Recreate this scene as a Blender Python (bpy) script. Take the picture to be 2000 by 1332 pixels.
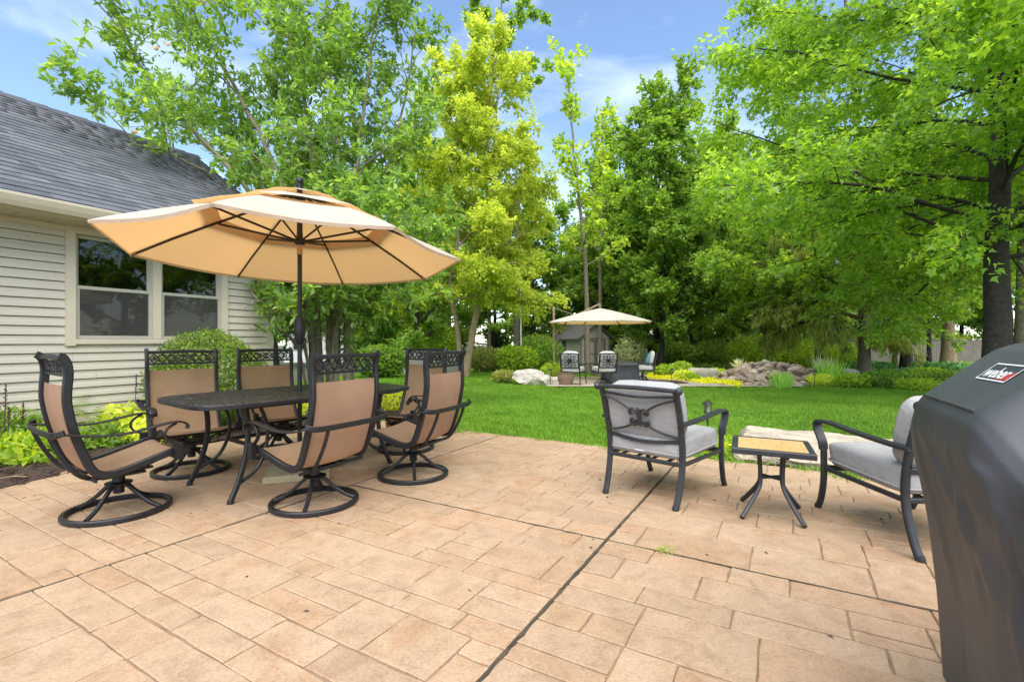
import bpy, math, random
import numpy as np
from mathutils import Vector, Matrix

# ------------------------------------------------------------------ scene, camera, sky, sun
for o in list(bpy.data.objects):
    bpy.data.objects.remove(o)
SC = bpy.context.scene
COL = SC.collection
R = math.radians
F, H, HOR = 930.0, 1.15, 666.0            # focal length in photo pixels, eye height, horizon row

cam_d = bpy.data.cameras.new('camera')
cam = bpy.data.objects.new('camera', cam_d)
COL.objects.link(cam)
cam.location = (0, 0, H)
cam.rotation_euler = (R(90), 0, 0)
cam_d.sensor_width = 36
cam_d.lens = F / 2000 * 36
cam_d.clip_start = 0.05
cam_d.clip_end = 800
SC.camera = cam

SUN_EL, SUN_AZ = 60.0, 176.0              # azimuth clockwise from +Y
world = bpy.data.worlds.new('World')
SC.world = world
world.use_nodes = True
nt = world.node_tree
nt.nodes.clear()
w_out = nt.nodes.new('ShaderNodeOutputWorld')
w_bg = nt.nodes.new('ShaderNodeBackground')
w_bg.inputs['Strength'].default_value = 0.135
sky = nt.nodes.new('ShaderNodeTexSky')
sky.sky_type = 'NISHITA'
sky.sun_disc = False
sky.sun_elevation = R(SUN_EL)
sky.sun_rotation = R(SUN_AZ)
sky.air_density = 1.0
sky.dust_density = 0.3
sky.ozone_density = 2.2
tc = nt.nodes.new('ShaderNodeTexCoord')
mp = nt.nodes.new('ShaderNodeMapping')
mp.inputs['Scale'].default_value = (1.0, 1.0, 2.6)
n1 = nt.nodes.new('ShaderNodeTexNoise')
n1.inputs['Scale'].default_value = 2.3
n1.inputs['Detail'].default_value = 7
n1.inputs['Roughness'].default_value = 0.55
n1.inputs['Distortion'].default_value = 0.25
cr = nt.nodes.new('ShaderNodeValToRGB')
cr.color_ramp.elements[0].position = 0.47
cr.color_ramp.elements[0].color = (0.0, 0.0, 0.0, 1)
cr.color_ramp.elements[1].position = 0.80
cr.color_ramp.elements[1].color = (0.42, 0.42, 0.42, 1)
mx = nt.nodes.new('ShaderNodeMixRGB')
mx.inputs['Color2'].default_value = (9.0, 9.2, 9.6, 1)
nt.links.new(tc.outputs['Generated'], mp.inputs['Vector'])
nt.links.new(mp.outputs['Vector'], n1.inputs['Vector'])
nt.links.new(n1.outputs['Fac'], cr.inputs['Fac'])
nt.links.new(cr.outputs['Color'], mx.inputs['Fac'])
nt.links.new(sky.outputs['Color'], mx.inputs['Color1'])
nt.links.new(mx.outputs['Color'], w_bg.inputs['Color'])
nt.links.new(w_bg.outputs['Background'], w_out.inputs['Surface'])

sun_d = bpy.data.lights.new('sun', 'SUN')
sun_d.energy = 3.6
sun_d.angle = R(80)
sun_d.color = (1.0, 0.94, 0.84)
sun = bpy.data.objects.new('sun', sun_d)
COL.objects.link(sun)
sun.rotation_euler = (R(90 - SUN_EL), 0, R(180 - SUN_AZ))
sun.location = (6, -10, 20)

SC.view_settings.view_transform = 'Standard'
SC.view_settings.look = 'None'
SC.view_settings.gamma = 1.0
SC.view_settings.exposure = 1.18
SC.render.engine = 'CYCLES'
SC.cycles.max_bounces = 12
SC.cycles.diffuse_bounces = 8
SC.cycles.transmission_bounces = 8
SC.cycles.transparent_max_bounces = 8
SC.cycles.use_denoising = True

# ------------------------------------------------------------------ helpers
def gz(y):
    return 0.0 if y < 6 else (-0.02 * (y - 6) if y < 60 else -1.08)

def G(px, py):
    """ground point whose place in the photograph is (px, py)"""
    s = (py - HOR) / F
    y = H / s
    if y > 6:
        y = (H - 0.12) / (s - 0.02)
    return Vector((y * (px - 1000) / F, y, gz(y)))

def at(px, py, y):
    return Vector((y * (px - 1000) / F, y, H - (py - HOR) / F * y))

def link(o, parent=None):
    COL.objects.link(o)
    if parent is not None:
        o.parent = parent
    return o

def tag(o, label, cat, group=None):
    o['label'] = label
    o['category'] = cat
    if group:
        o['group'] = group
    return o

def thing(name, label, cat, loc=(0, 0, 0), rz=0.0, group=None, tilt=None):
    o = bpy.data.objects.new(name, None)
    o.empty_display_size = 0.1
    link(o)
    o.location = loc
    o.rotation_euler = (0, 0, rz) if tilt is None else (tilt[0], tilt[1], rz)
    return tag(o, label, cat, group)

CHILDREN = {}
def kids(o):
    return [c for c in bpy.data.objects if c.parent == o]

def copy_tree(o, parent=None, _map=None):
    if _map is None:
        _map = {}
        for c in bpy.data.objects:
            if c.parent is not None:
                _map.setdefault(c.parent.name, []).append(c)
    n = o.copy()
    COL.objects.link(n)
    n.parent = parent
    for c in _map.get(o.name, []):
        copy_tree(c, n, _map)
    return n

def relabel(o, label, loc=None, rz=None, scale=None):
    o['label'] = label
    if loc is not None: o.location = loc
    if rz is not None: o.rotation_euler[2] = rz
    if scale is not None: o.scale = scale if hasattr(scale, '__len__') else (scale,) * 3
    return o

class MB:
    def __init__(s):
        s.v = []; s.f = []
    def add(s, verts, faces):
        b = len(s.v)
        s.v.extend([tuple(p) for p in verts])
        s.f.extend([tuple(b + i for i in f) for f in faces])
        return s
    def box(s, c, d, rz=0.0, rot=None, ch=0.0):
        x, y, z = d[0] / 2, d[1] / 2, d[2] / 2
        m = rot if rot is not None else Matrix.Rotation(rz, 3, 'Z')
        c = Vector(c)
        if ch <= 0:
            vs = [(-x,-y,-z),(x,-y,-z),(x,y,-z),(-x,y,-z),(-x,-y,z),(x,-y,z),(x,y,z),(-x,y,z)]
            fs = [(0,3,2,1),(4,5,6,7),(0,1,5,4),(1,2,6,5),(2,3,7,6),(3,0,4,7)]
        else:
            h = min(ch, x * .9, y * .9, z * .9)
            vs = []
            for zz, ins in ((-z, h), (-z + h, 0), (z - h, 0), (z, h)):
                vs += [(-x+ins,-y+ins,zz),(x-ins,-y+ins,zz),(x-ins,y-ins,zz),(-x+ins,y-ins,zz)]
            fs = [(3,2,1,0),(12,13,14,15)]
            for k in range(3):
                for i in range(4):
                    j = (i + 1) % 4
                    fs.append((k*4+i, k*4+j, k*4+4+j, k*4+4+i))
        return s.add([c + m @ Vector(p) for p in vs], fs)
    def sweep(s, path, prof, up=(0, 0, 1), closed=False, scales=None):
        """sweep a 2-D profile [(side, up)] along a polyline"""
        P = [Vector(p) for p in path]
        n = len(P); k = len(prof)
        rings = []
        prev_n = None
        for i in range(n):
            if closed:
                t = P[(i + 1) % n] - P[i - 1]
            else:
                t = P[min(i + 1, n - 1)] - P[max(i - 1, 0)]
            if t.length < 1e-9: t = Vector((0, 0, 1))
            t.normalize()
            if prev_n is None:
                u = Vector(up)
                sd = t.cross(u)
                if sd.length < 1e-4: sd = t.cross(Vector((1, 0, 0)))
                sd.normalize()
            else:
                sd = prev_n - t * prev_n.dot(t)
                sd.normalize()
            prev_n = sd
            nn = sd.cross(t)
            sc = scales[i] if scales else 1.0
            rings.append([P[i] + (sd * a + nn * b) * sc for a, b in prof])
        vs = [p for r in rings for p in r]
        fs = []
        m = n if closed else n - 1
        for i in range(m):
            a = i * k; b = ((i + 1) % n) * k
            for j in range(k):
                fs.append((a + j, a + (j + 1) % k, b + (j + 1) % k, b + j))
        if not closed:
            fs.append(tuple(range(k - 1, -1, -1)))
            fs.append(tuple((n - 1) * k + j for j in range(k)))
        return s.add(vs, fs)
    def tube(s, path, r, n=8, closed=False, scales=None, up=(0, 0, 1)):
        prof = [(r * math.cos(2 * math.pi * i / n), r * math.sin(2 * math.pi * i / n)) for i in range(n)]
        return s.sweep(path, prof, up, closed, scales)
    def bar(s, path, w, h, up=(0, 0, 1), closed=False):
        c = min(w, h) * .22
        x, y = w / 2, h / 2
        prof = [(-x+c,-y),(x-c,-y),(x,-y+c),(x,y-c),(x-c,y),(-x+c,y),(-x,y-c),(-x,-y+c)]
        return s.sweep(path, prof, up, closed)
    def lathe(s, prof, c=(0, 0, 0), n=20, m=None):
        vs = []
        for r, z in prof:
            for i in range(n):
                a = 2 * math.pi * i / n
                p = Vector((r * math.cos(a), r * math.sin(a), z))
                if m is not None: p = m @ p
                vs.append(p + Vector(c))
        fs = []
        for k in range(len(prof) - 1):
            for i in range(n):
                j = (i + 1) % n
                fs.append((k*n+i, k*n+j, (k+1)*n+j, (k+1)*n+i))
        fs.append(tuple(range(n - 1, -1, -1)))
        fs.append(tuple((len(prof) - 1) * n + i for i in range(n)))
        return s.add(vs, fs)
    def build(s, name, mat, parent=None, smooth=False, loc=None, angle=None):
        me = bpy.data.meshes.new(name)
        me.from_pydata(s.v, [], s.f)
        me.update()
        if mat is not None: me.materials.append(mat)
        if smooth:
            me.polygons.foreach_set('use_smooth', [True] * len(me.polygons))
            if angle is not None:
                try: me.set_sharp_from_angle(angle=R(angle))
                except Exception: pass
        o = bpy.data.objects.new(name, me)
        link(o, parent)
        if loc is not None: o.location = loc
        return o

def part(name, mat, parent, fn, smooth=True, angle=35):
    m = MB(); fn(m)
    return m.build(name, mat, parent, smooth, angle=angle)

def bez(pts, n=16):
    """Catmull-Rom through the points"""
    P = [Vector(p) for p in pts]
    P = [P[0] * 2 - P[1]] + P + [P[-1] * 2 - P[-2]]
    out = []
    segs = len(P) - 3
    for i in range(segs):
        k = max(2, n // segs)
        for j in range(k):
            t = j / k
            a, b, c, d = P[i], P[i+1], P[i+2], P[i+3]
            out.append(0.5 * ((2*b) + (c-a)*t + (2*a-5*b+4*c-d)*t*t + (3*b-a-3*c+d)*t**3))
    out.append(P[-2])
    return out

# ------------------------------------------------------------------ materials
def M(name):
    m = bpy.data.materials.new(name)
    m.use_nodes = True
    nt = m.node_tree
    return m, nt, nt.nodes['Principled BSDF'], nt.nodes['Material Output']

def ramp(nt, stops):
    r = nt.nodes.new('ShaderNodeValToRGB')
    el = r.color_ramp.elements
    while len(el) < len(stops): el.new(0.5)
    for e, (p, c) in zip(el, stops):
        e.position = p; e.color = (*c, 1)
    return r

def noise(nt, scale, detail=4, rough=0.6, vec=None, dist=0.0):
    n = nt.nodes.new('ShaderNodeTexNoise')
    n.inputs['Scale'].default_value = scale
    n.inputs['Detail'].default_value = detail
    n.inputs['Roughness'].default_value = rough
    n.inputs['Distortion'].default_value = dist
    if vec is not None: nt.links.new(vec, n.inputs['Vector'])
    return n

def bump(nt, bsdf, height, strength, dist=0.01, prev=None):
    b = nt.nodes.new('ShaderNodeBump')
    b.inputs['Strength'].default_value = strength
    b.inputs['Distance'].default_value = dist
    nt.links.new(height, b.inputs['Height'])
    if prev is not None: nt.links.new(prev.outputs['Normal'], b.inputs['Normal'])
    nt.links.new(b.outputs['Normal'], bsdf.inputs['Normal'])
    return b

def mat_simple(name, col, rough=0.6, var=0.15, scale=6.0, bstr=0.1, bscale=60.0, metal=0.0, spec=0.5, bdist=0.004):
    m, nt, b, out = M(name)
    geo = nt.nodes.new('ShaderNodeNewGeometry')
    n = noise(nt, scale, 5, 0.65, geo.outputs['Position'])
    lo = tuple(c * (1 - var) for c in col); hi = tuple(min(1, c * (1 + var)) for c in col)
    r = ramp(nt, [(0.3, lo), (0.7, hi)])
    nt.links.new(n.outputs['Fac'], r.inputs['Fac'])
    nt.links.new(r.outputs['Color'], b.inputs['Base Color'])
    b.inputs['Roughness'].default_value = rough
    b.inputs['Metallic'].default_value = metal
    b.inputs['Specular IOR Level'].default_value = spec
    if bstr > 0:
        n2 = noise(nt, bscale, 3, 0.6, geo.outputs['Position'])
        bump(nt, b, n2.outputs['Fac'], bstr, bdist)
    return m

LEAFK = 1.95
def mat_leaf(name, stops, trans=0.45, rough=0.45, tcol=None, gloss=0.35, vary=0.0):
    """leaf: diffuse + translucent, coloured leaf by leaf"""
    m, nt, b, out = M(name)
    at_ = nt.nodes.new('ShaderNodeAttribute'); at_.attribute_name = 'rnd'
    r = ramp(nt, [(q, (min(.8, c[0] * LEAFK * 1.14), min(.8, c[1] * LEAFK), min(.8, c[2] * LEAFK * 1.35))) for q, c in stops])
    nt.links.new(at_.outputs['Fac'], r.inputs['Fac'])
    nt.links.new(r.outputs['Color'], b.inputs['Base Color'])
    b.inputs['Roughness'].default_value = rough
    b.inputs['Specular IOR Level'].default_value = gloss
    t = nt.nodes.new('ShaderNodeBsdfTranslucent')
    mul = nt.nodes.new('ShaderNodeMixRGB'); mul.blend_type = 'MULTIPLY'
    mul.inputs['Fac'].default_value = 1
    mul.inputs['Color2'].default_value = (*(tcol or (1.9, 1.8, 0.8)), 1)
    nt.links.new(r.outputs['Color'], mul.inputs['Color1'])
    nt.links.new(mul.outputs['Color'], t.inputs['Color'])
    mixs = nt.nodes.new('ShaderNodeMixShader')
    mixs.inputs['Fac'].default_value = min(.62, trans * 1.3)
    nt.links.new(b.outputs['BSDF'], mixs.inputs[1])
    nt.links.new(t.outputs['BSDF'], mixs.inputs[2])
    nt.links.new(mixs.outputs['Shader'], out.inputs['Surface'])
    return m

def mat_metal(name, col, rough=0.42):
    m, nt, b, out = M(name)
    geo = nt.nodes.new('ShaderNodeNewGeometry')
    n = noise(nt, 14, 5, 0.7, geo.outputs['Position'])
    r = ramp(nt, [(0.35, tuple(c * .75 for c in col)), (0.75, tuple(c * 1.45 for c in col))])
    nt.links.new(n.outputs['Fac'], r.inputs['Fac'])
    nt.links.new(r.outputs['Color'], b.inputs['Base Color'])
    rr = nt.nodes.new('ShaderNodeMapRange')
    rr.inputs['To Min'].default_value = rough - .1; rr.inputs['To Max'].default_value = rough + .15
    nt.links.new(n.outputs['Fac'], rr.inputs['Value'])
    nt.links.new(rr.outputs['Result'], b.inputs['Roughness'])
    n2 = noise(nt, 220, 2, 0.5, geo.outputs['Position'])
    bump(nt, b, n2.outputs['Fac'], 0.12, 0.002)
    return m

def mat_fabric(name, col, col2, weave=900.0, rough=0.85, trans=0.0, tcol=None, mottle=5.0, wb=0.25, uvw=None):
    m, nt, b, out = M(name)
    tcn = nt.nodes.new('ShaderNodeTexCoord')
    n = noise(nt, mottle, 5, 0.6, tcn.outputs['Object'])
    r = ramp(nt, [(0.3, col), (0.72, col2)])
    nt.links.new(n.outputs['Fac'], r.inputs['Fac'])
    n2 = noise(nt, 160, 2, 0.5, tcn.outputs['Object'])
    r2 = ramp(nt, [(0.3, (.78, .78, .78)), (0.7, (1, 1, 1))])
    nt.links.new(n2.outputs['Fac'], r2.inputs['Fac'])
    mul = nt.nodes.new('ShaderNodeMixRGB'); mul.blend_type = 'MULTIPLY'; mul.inputs['Fac'].default_value = .8
    nt.links.new(r.outputs['Color'], mul.inputs['Color1']); nt.links.new(r2.outputs['Color'], mul.inputs['Color2'])
    nt.links.new(mul.outputs['Color'], b.inputs['Base Color'])
    b.inputs['Roughness'].default_value = rough
    b.inputs['Specular IOR Level'].default_value = 0.2
    n3 = noise(nt, 7, 3, 0.5, tcn.outputs['Object'])
    bp = bump(nt, b, n2.outputs['Fac'], wb, 0.002)
    bump(nt, b, n3.outputs['Fac'], 0.35, 0.012, bp)
    if trans > 0:
        t = nt.nodes.new('ShaderNodeBsdfTranslucent')
        t.inputs['Color'].default_value = (*tcol, 1)
        mixs = nt.nodes.new('ShaderNodeMixShader'); mixs.inputs['Fac'].default_value = trans
        nt.links.new(b.outputs['BSDF'], mixs.inputs[1]); nt.links.new(t.outputs['BSDF'], mixs.inputs[2])
        nt.links.new(mixs.outputs['Shader'], out.inputs['Surface'])
    return m

def two_sided(m, back):
    nt = m.node_tree; b = nt.nodes['Principled BSDF']
    src = b.inputs['Base Color'].links[0].from_socket
    g = nt.nodes.new('ShaderNodeNewGeometry'); mixc = nt.nodes.new('ShaderNodeMixRGB'); mul = nt.nodes.new('ShaderNodeMixRGB')
    mul.blend_type = 'MULTIPLY'; mul.inputs['Fac'].default_value = 1; mul.inputs['Color2'].default_value = (*back, 1)
    nt.links.new(src, mul.inputs['Color1']); nt.links.new(src, mixc.inputs['Color2']); nt.links.new(mul.outputs['Color'], mixc.inputs['Color1'])
    nt.links.new(g.outputs['Backfacing'], mixc.inputs['Fac']); nt.links.new(mixc.outputs['Color'], b.inputs['Base Color'])

def pucker(m, scale, strength, dist):
    nt = m.node_tree; b = nt.nodes['Principled BSDF']
    prev = b.inputs['Normal'].links[0].from_node
    tcn = nt.nodes.new('ShaderNodeTexCoord')
    n = noise(nt, scale, 4, .6, tcn.outputs['Object'], 1.2)
    bump(nt, b, n.outputs['Fac'], strength, dist, prev)

def mat_paver():
    m, nt, b, out = M('stamped_concrete')
    geo = nt.nodes.new('ShaderNodeNewGeometry')
    P = geo.outputs['Position']
    oi = nt.nodes.new('ShaderNodeAttribute'); oi.attribute_name = 'rnd'
    base = ramp(nt, [(0.0, (0.325, 0.222, 0.138)), (0.25, (0.385, 0.262, 0.160)), (0.6, (0.420, 0.294, 0.184)), (0.85, (0.395, 0.246, 0.142)), (1.0, (0.345, 0.218, 0.124))])
    nt.links.new(oi.outputs['Fac'], base.inputs['Fac'])
    big = noise(nt, 1.3, 5, 0.6, P, 0.4)
    bigr = ramp(nt, [(0.28, (0.330, 0.228, 0.132)), (0.42, (0.398, 0.282, 0.176)), (0.56, (0.430, 0.312, 0.204)), (0.72, (0.390, 0.236, 0.126))])
    nt.links.new(big.outputs['Fac'], bigr.inputs['Fac'])
    m0 = nt.nodes.new('ShaderNodeMixRGB'); m0.inputs['Fac'].default_value = 0.42
    nt.links.new(base.outputs['Color'], m0.inputs['Color1']); nt.links.new(bigr.outputs['Color'], m0.inputs['Color2'])
    cl = noise(nt, 7.5, 6, 0.72, P, 0.6)
    clr = ramp(nt, [(0.34, (.80, .78, .75)), (0.5, (1.0, 1.0, 1.0)), (0.68, (1.13, 1.14, 1.16))])
    nt.links.new(cl.outputs['Fac'], clr.inputs['Fac'])
    m1 = nt.nodes.new('ShaderNodeMixRGB'); m1.blend_type = 'MULTIPLY'; m1.inputs['Fac'].default_value = 0.85
    nt.links.new(m0.outputs['Color'], m1.inputs['Color1']); nt.links.new(clr.outputs['Color'], m1.inputs['Color2'])
    # rusty stains
    st = noise(nt, 2.1, 6, 0.68, P, 0.8)
    str_ = ramp(nt, [(0.54, (0, 0, 0)), (0.72, (1, 1, 1))])
    nt.links.new(st.outputs['Fac'], str_.inputs['Fac'])
    m2 = nt.nodes.new('ShaderNodeMixRGB'); m2.inputs['Color2'].default_value = (0.30, 0.125, 0.045, 1)
    sm = nt.nodes.new('ShaderNodeMath'); sm.operation = 'MULTIPLY'; sm.inputs[1].default_value = 0.5
    nt.links.new(str_.outputs['Color'], sm.inputs[0]); nt.links.new(sm.outputs[0], m2.inputs['Fac'])
    nt.links.new(m1.outputs['Color'], m2.inputs['Color1'])
    # damp dark mildew
    mo = noise(nt, 0.9, 6, 0.7, P, 0.5)
    mor = ramp(nt, [(0.56, (0, 0, 0)), (0.80, (1, 1, 1))])
    nt.links.new(mo.outputs['Fac'], mor.inputs['Fac'])
    m3 = nt.nodes.new('ShaderNodeMixRGB'); m3.inputs['Color2'].default_value = (0.14, 0.095, 0.050, 1)
    sm2 = nt.nodes.new('ShaderNodeMath'); sm2.operation = 'MULTIPLY'; sm2.inputs[1].default_value = 0.55
    nt.links.new(mor.outputs['Color'], sm2.inputs[0]); nt.links.new(sm2.outputs[0], m3.inputs['Fac'])
    nt.links.new(m2.outputs['Color'], m3.inputs['Color1'])
    # fine sand grain
    fg = noise(nt, 70, 5, 0.8, P)
    fgr = ramp(nt, [(0.36, (.74, .72, .70)), (0.5, (1.0, 1.0, 1.0)), (0.64, (1.13, 1.13, 1.15))])
    nt.links.new(fg.outputs['Fac'], fgr.inputs['Fac'])
    m4 = nt.nodes.new('ShaderNodeMixRGB'); m4.blend_type = 'MULTIPLY'; m4.inputs['Fac'].default_value = 0.8
    nt.links.new(m3.outputs['Color'], m4.inputs['Color1']); nt.links.new(fgr.outputs['Color'], m4.inputs['Color2'])
    m5 = nt.nodes.new('ShaderNodeMixRGB'); m5.blend_type = 'MULTIPLY'; m5.inputs['Fac'].default_value = 1; m5.inputs['Color2'].default_value = (.83, .83, .845, 1)
    nt.links.new(m4.outputs['Color'], m5.inputs['Color1']); nt.links.new(m5.outputs['Color'], b.inputs['Base Color'])
    b.inputs['Roughness'].default_value = 0.72
    b.inputs['Specular IOR Level'].default_value = 0.28
    mid = noise(nt, 14, 6, 0.65, P)
    b1 = bump(nt, b, mid.outputs['Fac'], 0.5, 0.006)
    bump(nt, b, fg.outputs['Fac'], 0.3, 0.003, b1)
    return m

MAT = {}
MAT['iron'] = mat_metal('black_cast_aluminium', (0.0095, 0.010, 0.0125), 0.42)
MAT['gunmetal'] = mat_metal('charcoal_aluminium', (0.017, 0.019, 0.023), 0.46)
MAT['sling'] = mat_fabric('tan_sling', (0.325, 0.222, 0.138), (0.42, 0.292, 0.188), trans=0.30, tcol=(0.55, 0.34, 0.18), rough=.7, wb=.2)
MAT['cushion'] = mat_fabric('grey_cushion', (0.295, 0.290, 0.285), (0.350, 0.345, 0.340), mottle=6)
MAT['cushion_pale'] = mat_fabric('pale_cushion', (0.50, 0.49, 0.47), (0.56, 0.55, 0.53))
MAT['cushion_teal'] = mat_fabric('teal_cushion', (0.06, 0.20, 0.23), (0.16, 0.32, 0.34), mottle=14)
MAT['canopy'] = mat_fabric('cream_canopy', (0.60, 0.545, 0.465), (0.66, 0.605, 0.525), trans=0.42, tcol=(0.74, 0.42, 0.16), mottle=3, wb=.1)
MAT['canopy_far'] = mat_fabric('beige_canopy', (0.60, 0.565, 0.50), (0.66, 0.63, 0.565), trans=0.3, tcol=(0.85, 0.52, 0.18), mottle=2, wb=.1)
two_sided(MAT['sling'], (1.07, .97, 1.06))
pucker(MAT['canopy'], 4.0, .5, .03)
pucker(MAT['cushion'], 9.0, .5, .02)
MAT['paver'] = mat_paver()
MAT['grout'] = mat_simple('paving_joint', (0.215, 0.142, 0.088), 0.95, .4, 5, .4, 80)
MAT['joint_dark'] = mat_simple('dark_control_joint', (0.045, 0.036, 0.022), 0.95, .5, 9, .5, 90)
MAT['gap_shade'] = mat_simple('siding_shadow_gap', (0.06, 0.055, 0.045), 0.9)  # wall core coloured dark to stand in for shade in the siding gaps
MAT['siding'] = mat_simple('cream_siding', (0.50, 0.465, 0.385), 0.55, .05, 2, .10, 90)
MAT['trim'] = mat_simple('cream_trim', (0.53, 0.475, 0.37), 0.5, .05, 3, .06, 80)
MAT['sash'] = mat_simple('window_sash', (0.40, 0.375, 0.32), 0.45, .05, 3, .05, 80)
MAT['wood_dark'] = mat_simple('dark_room', (0.26, 0.235, 0.20), 0.9)
MAT['curtain'] = mat_simple('room_blind', (0.34, 0.33, 0.31), 0.9)
MAT['stone'] = mat_simple('limestone', (0.37, 0.315, 0.245), 0.85, .34, 4.5, .9, 14, bdist=.05)
MAT['stone_pale'] = mat_simple('pale_limestone', (0.40, 0.365, 0.31), 0.85, .3, 4, .8, 9, bdist=.05)
MAT['rock'] = None
MAT['slab'] = mat_simple('umbrella_paver_base', (0.33, 0.285, 0.17), 0.9, .2, 8, .3, 60)
MAT['concrete'] = mat_simple('garden_concrete', (0.36, 0.31, 0.25), 0.9, .15, 2, .3, 30)
MAT['pot'] = mat_simple('terracotta_pot', (0.20, 0.125, 0.085), 0.6, .2, 6, .15, 30)
MAT['wallgrey'] = mat_simple('grey_block', (0.28, 0.27, 0.25), 0.9, .15, 4, .4, 30)
MAT['shed'] = mat_simple('shed_siding', (0.36, 0.335, 0.29), 0.75, .1, 3, .15, 30)
MAT['shed_trim'] = mat_simple('shed_trim', (0.17, 0.15, 0.125), 0.7, .1, 3)
MAT['shed_roof'] = mat_simple('shed_roof', (0.10, 0.095, 0.09), 0.9, .25, 9, .3, 20)
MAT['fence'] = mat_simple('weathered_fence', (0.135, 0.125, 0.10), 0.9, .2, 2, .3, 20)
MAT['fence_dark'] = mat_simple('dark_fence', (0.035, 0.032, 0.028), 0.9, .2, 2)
MAT['white'] = mat_simple('white_siding', (0.78, 0.78, 0.76), 0.6, .03, 2)
MAT['white_paint'] = mat_simple('white_print', (0.75, 0.75, 0.75), 0.5, .03, 2, 0)
MAT['red_paint'] = mat_simple('red_print', (0.42, 0.03, 0.03), 0.5, .05, 2, 0)
MAT['black_print'] = mat_simple('dark_print', (0.035, 0.04, 0.055), 0.5, .05, 2, 0)
MAT['bark'] = mat_simple('grey_bark', (0.16, 0.135, 0.095), 0.95, .4, 11, .9, 24, bdist=.03)
MAT['bark_mag'] = mat_simple('magnolia_bark', (0.20, 0.18, 0.12), 0.9, .35, 9, .5, 30, bdist=.015)
MAT['bark_dark'] = mat_simple('dark_bark', (0.030, 0.025, 0.020), 0.95, .5, 9, .9, 20, bdist=.03)
MAT['bark_tan'] = mat_simple('tan_bark', (0.26, 0.20, 0.12), 0.95, .35, 7, .9, 22, bdist=.03)
MAT['pole_wood'] = mat_simple('old_pole', (0.10, 0.085, 0.07), 0.95, .35, 6, .6, 30, bdist=.02)
MAT['mulch'] = mat_simple('bark_mulch', (0.050, 0.029, 0.020), 0.97, .55, 22, 1.0, 55, bdist=.03)
MAT['soil'] = mat_simple('woodland_floor', (0.055, 0.07, 0.026), 0.97, .5, 2.2, .8, 16, bdist=.05)
MAT['pane_dark'] = mat_simple('dark_pane', (0.02, 0.02, 0.022), 0.15, .1, 2, 0)
MAT['stem'] = mat_simple('green_stem', (0.08, 0.11, 0.035), 0.8, .2, 8, 0)
MAT['lens'] = mat_simple('smoky_lens', (0.22, 0.22, 0.21), 0.3, .1, 8, 0)
MAT['hub'] = mat_simple('tan_collar', (0.45, 0.30, 0.17), 0.6, .1, 8, 0)
MAT['concrete_pale'] = mat_simple('pale_pipe', (0.62, 0.62, 0.60), 0.5, .05, 8, 0)

def mat_cover():
    m, nt, b, out = M('grill_cover_vinyl')
    tcn = nt.nodes.new('ShaderNodeTexCoord')
    n = noise(nt, 5, 6, .6, tcn.outputs['Object'])
    r = ramp(nt, [(.3, (0.040, 0.043, 0.048)), (.75, (0.062, 0.066, 0.073))])
    nt.links.new(n.outputs['Fac'], r.inputs['Fac'])
    # dried streaks that ran down the cloth
    mp_ = nt.nodes.new('ShaderNodeMapping'); mp_.inputs['Scale'].default_value = (26, 26, 2.2)
    nt.links.new(tcn.outputs['Object'], mp_.inputs['Vector'])
    s = noise(nt, 1, 4, .6, mp_.outputs['Vector'])
    sr = ramp(nt, [(.30, (.35, .35, .36)), (.38, (1, 1, 1))])
    nt.links.new(s.outputs['Fac'], sr.inputs['Fac'])
    mul = nt.nodes.new('ShaderNodeMixRGB'); mul.blend_type = 'MULTIPLY'; mul.inputs['Fac'].default_value = .7
    nt.links.new(r.outputs['Color'], mul.inputs['Color1']); nt.links.new(sr.outputs['Color'], mul.inputs['Color2'])
    sp = nt.nodes.new('ShaderNodeTexVoronoi'); sp.inputs['Scale'].default_value = 42
    nt.links.new(tcn.outputs['Object'], sp.inputs['Vector'])
    spr = ramp(nt, [(.05, (1, 1, 1)), (.09, (0, 0, 0))]); nt.links.new(sp.outputs['Distance'], spr.inputs['Fac'])
    gate = noise(nt, 3, 2, .5, tcn.outputs['Object']); gr_ = ramp(nt, [(.5, (0, 0, 0)), (.62, (.55, .55, .55))]); nt.links.new(gate.outputs['Fac'], gr_.inputs['Fac'])
    gm = nt.nodes.new('ShaderNodeMath'); gm.operation = 'MULTIPLY'
    nt.links.new(spr.outputs['Color'], gm.inputs[0]); nt.links.new(gr_.outputs['Color'], gm.inputs[1])
    dm = nt.nodes.new('ShaderNodeMixRGB'); dm.inputs['Color2'].default_value = (.22, .21, .18, 1)
    nt.links.new(gm.outputs[0], dm.inputs['Fac']); nt.links.new(mul.outputs['Color'], dm.inputs['Color1'])
    nt.links.new(dm.outputs['Color'], b.inputs['Base Color'])
    b.inputs['Roughness'].default_value = 0.5
    b.inputs['Specular IOR Level'].default_value = 0.5
    fine = noise(nt, 350, 2, .5, tcn.outputs['Object'])
    b1 = bump(nt, b, fine.outputs['Fac'], 0.10, 0.002)
    wr = noise(nt, 5.5, 4, .55, tcn.outputs['Object'], .8)
    bump(nt, b, wr.outputs['Fac'], 0.12, 0.02, b1)
    return m
MAT['cover'] = mat_cover()

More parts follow.
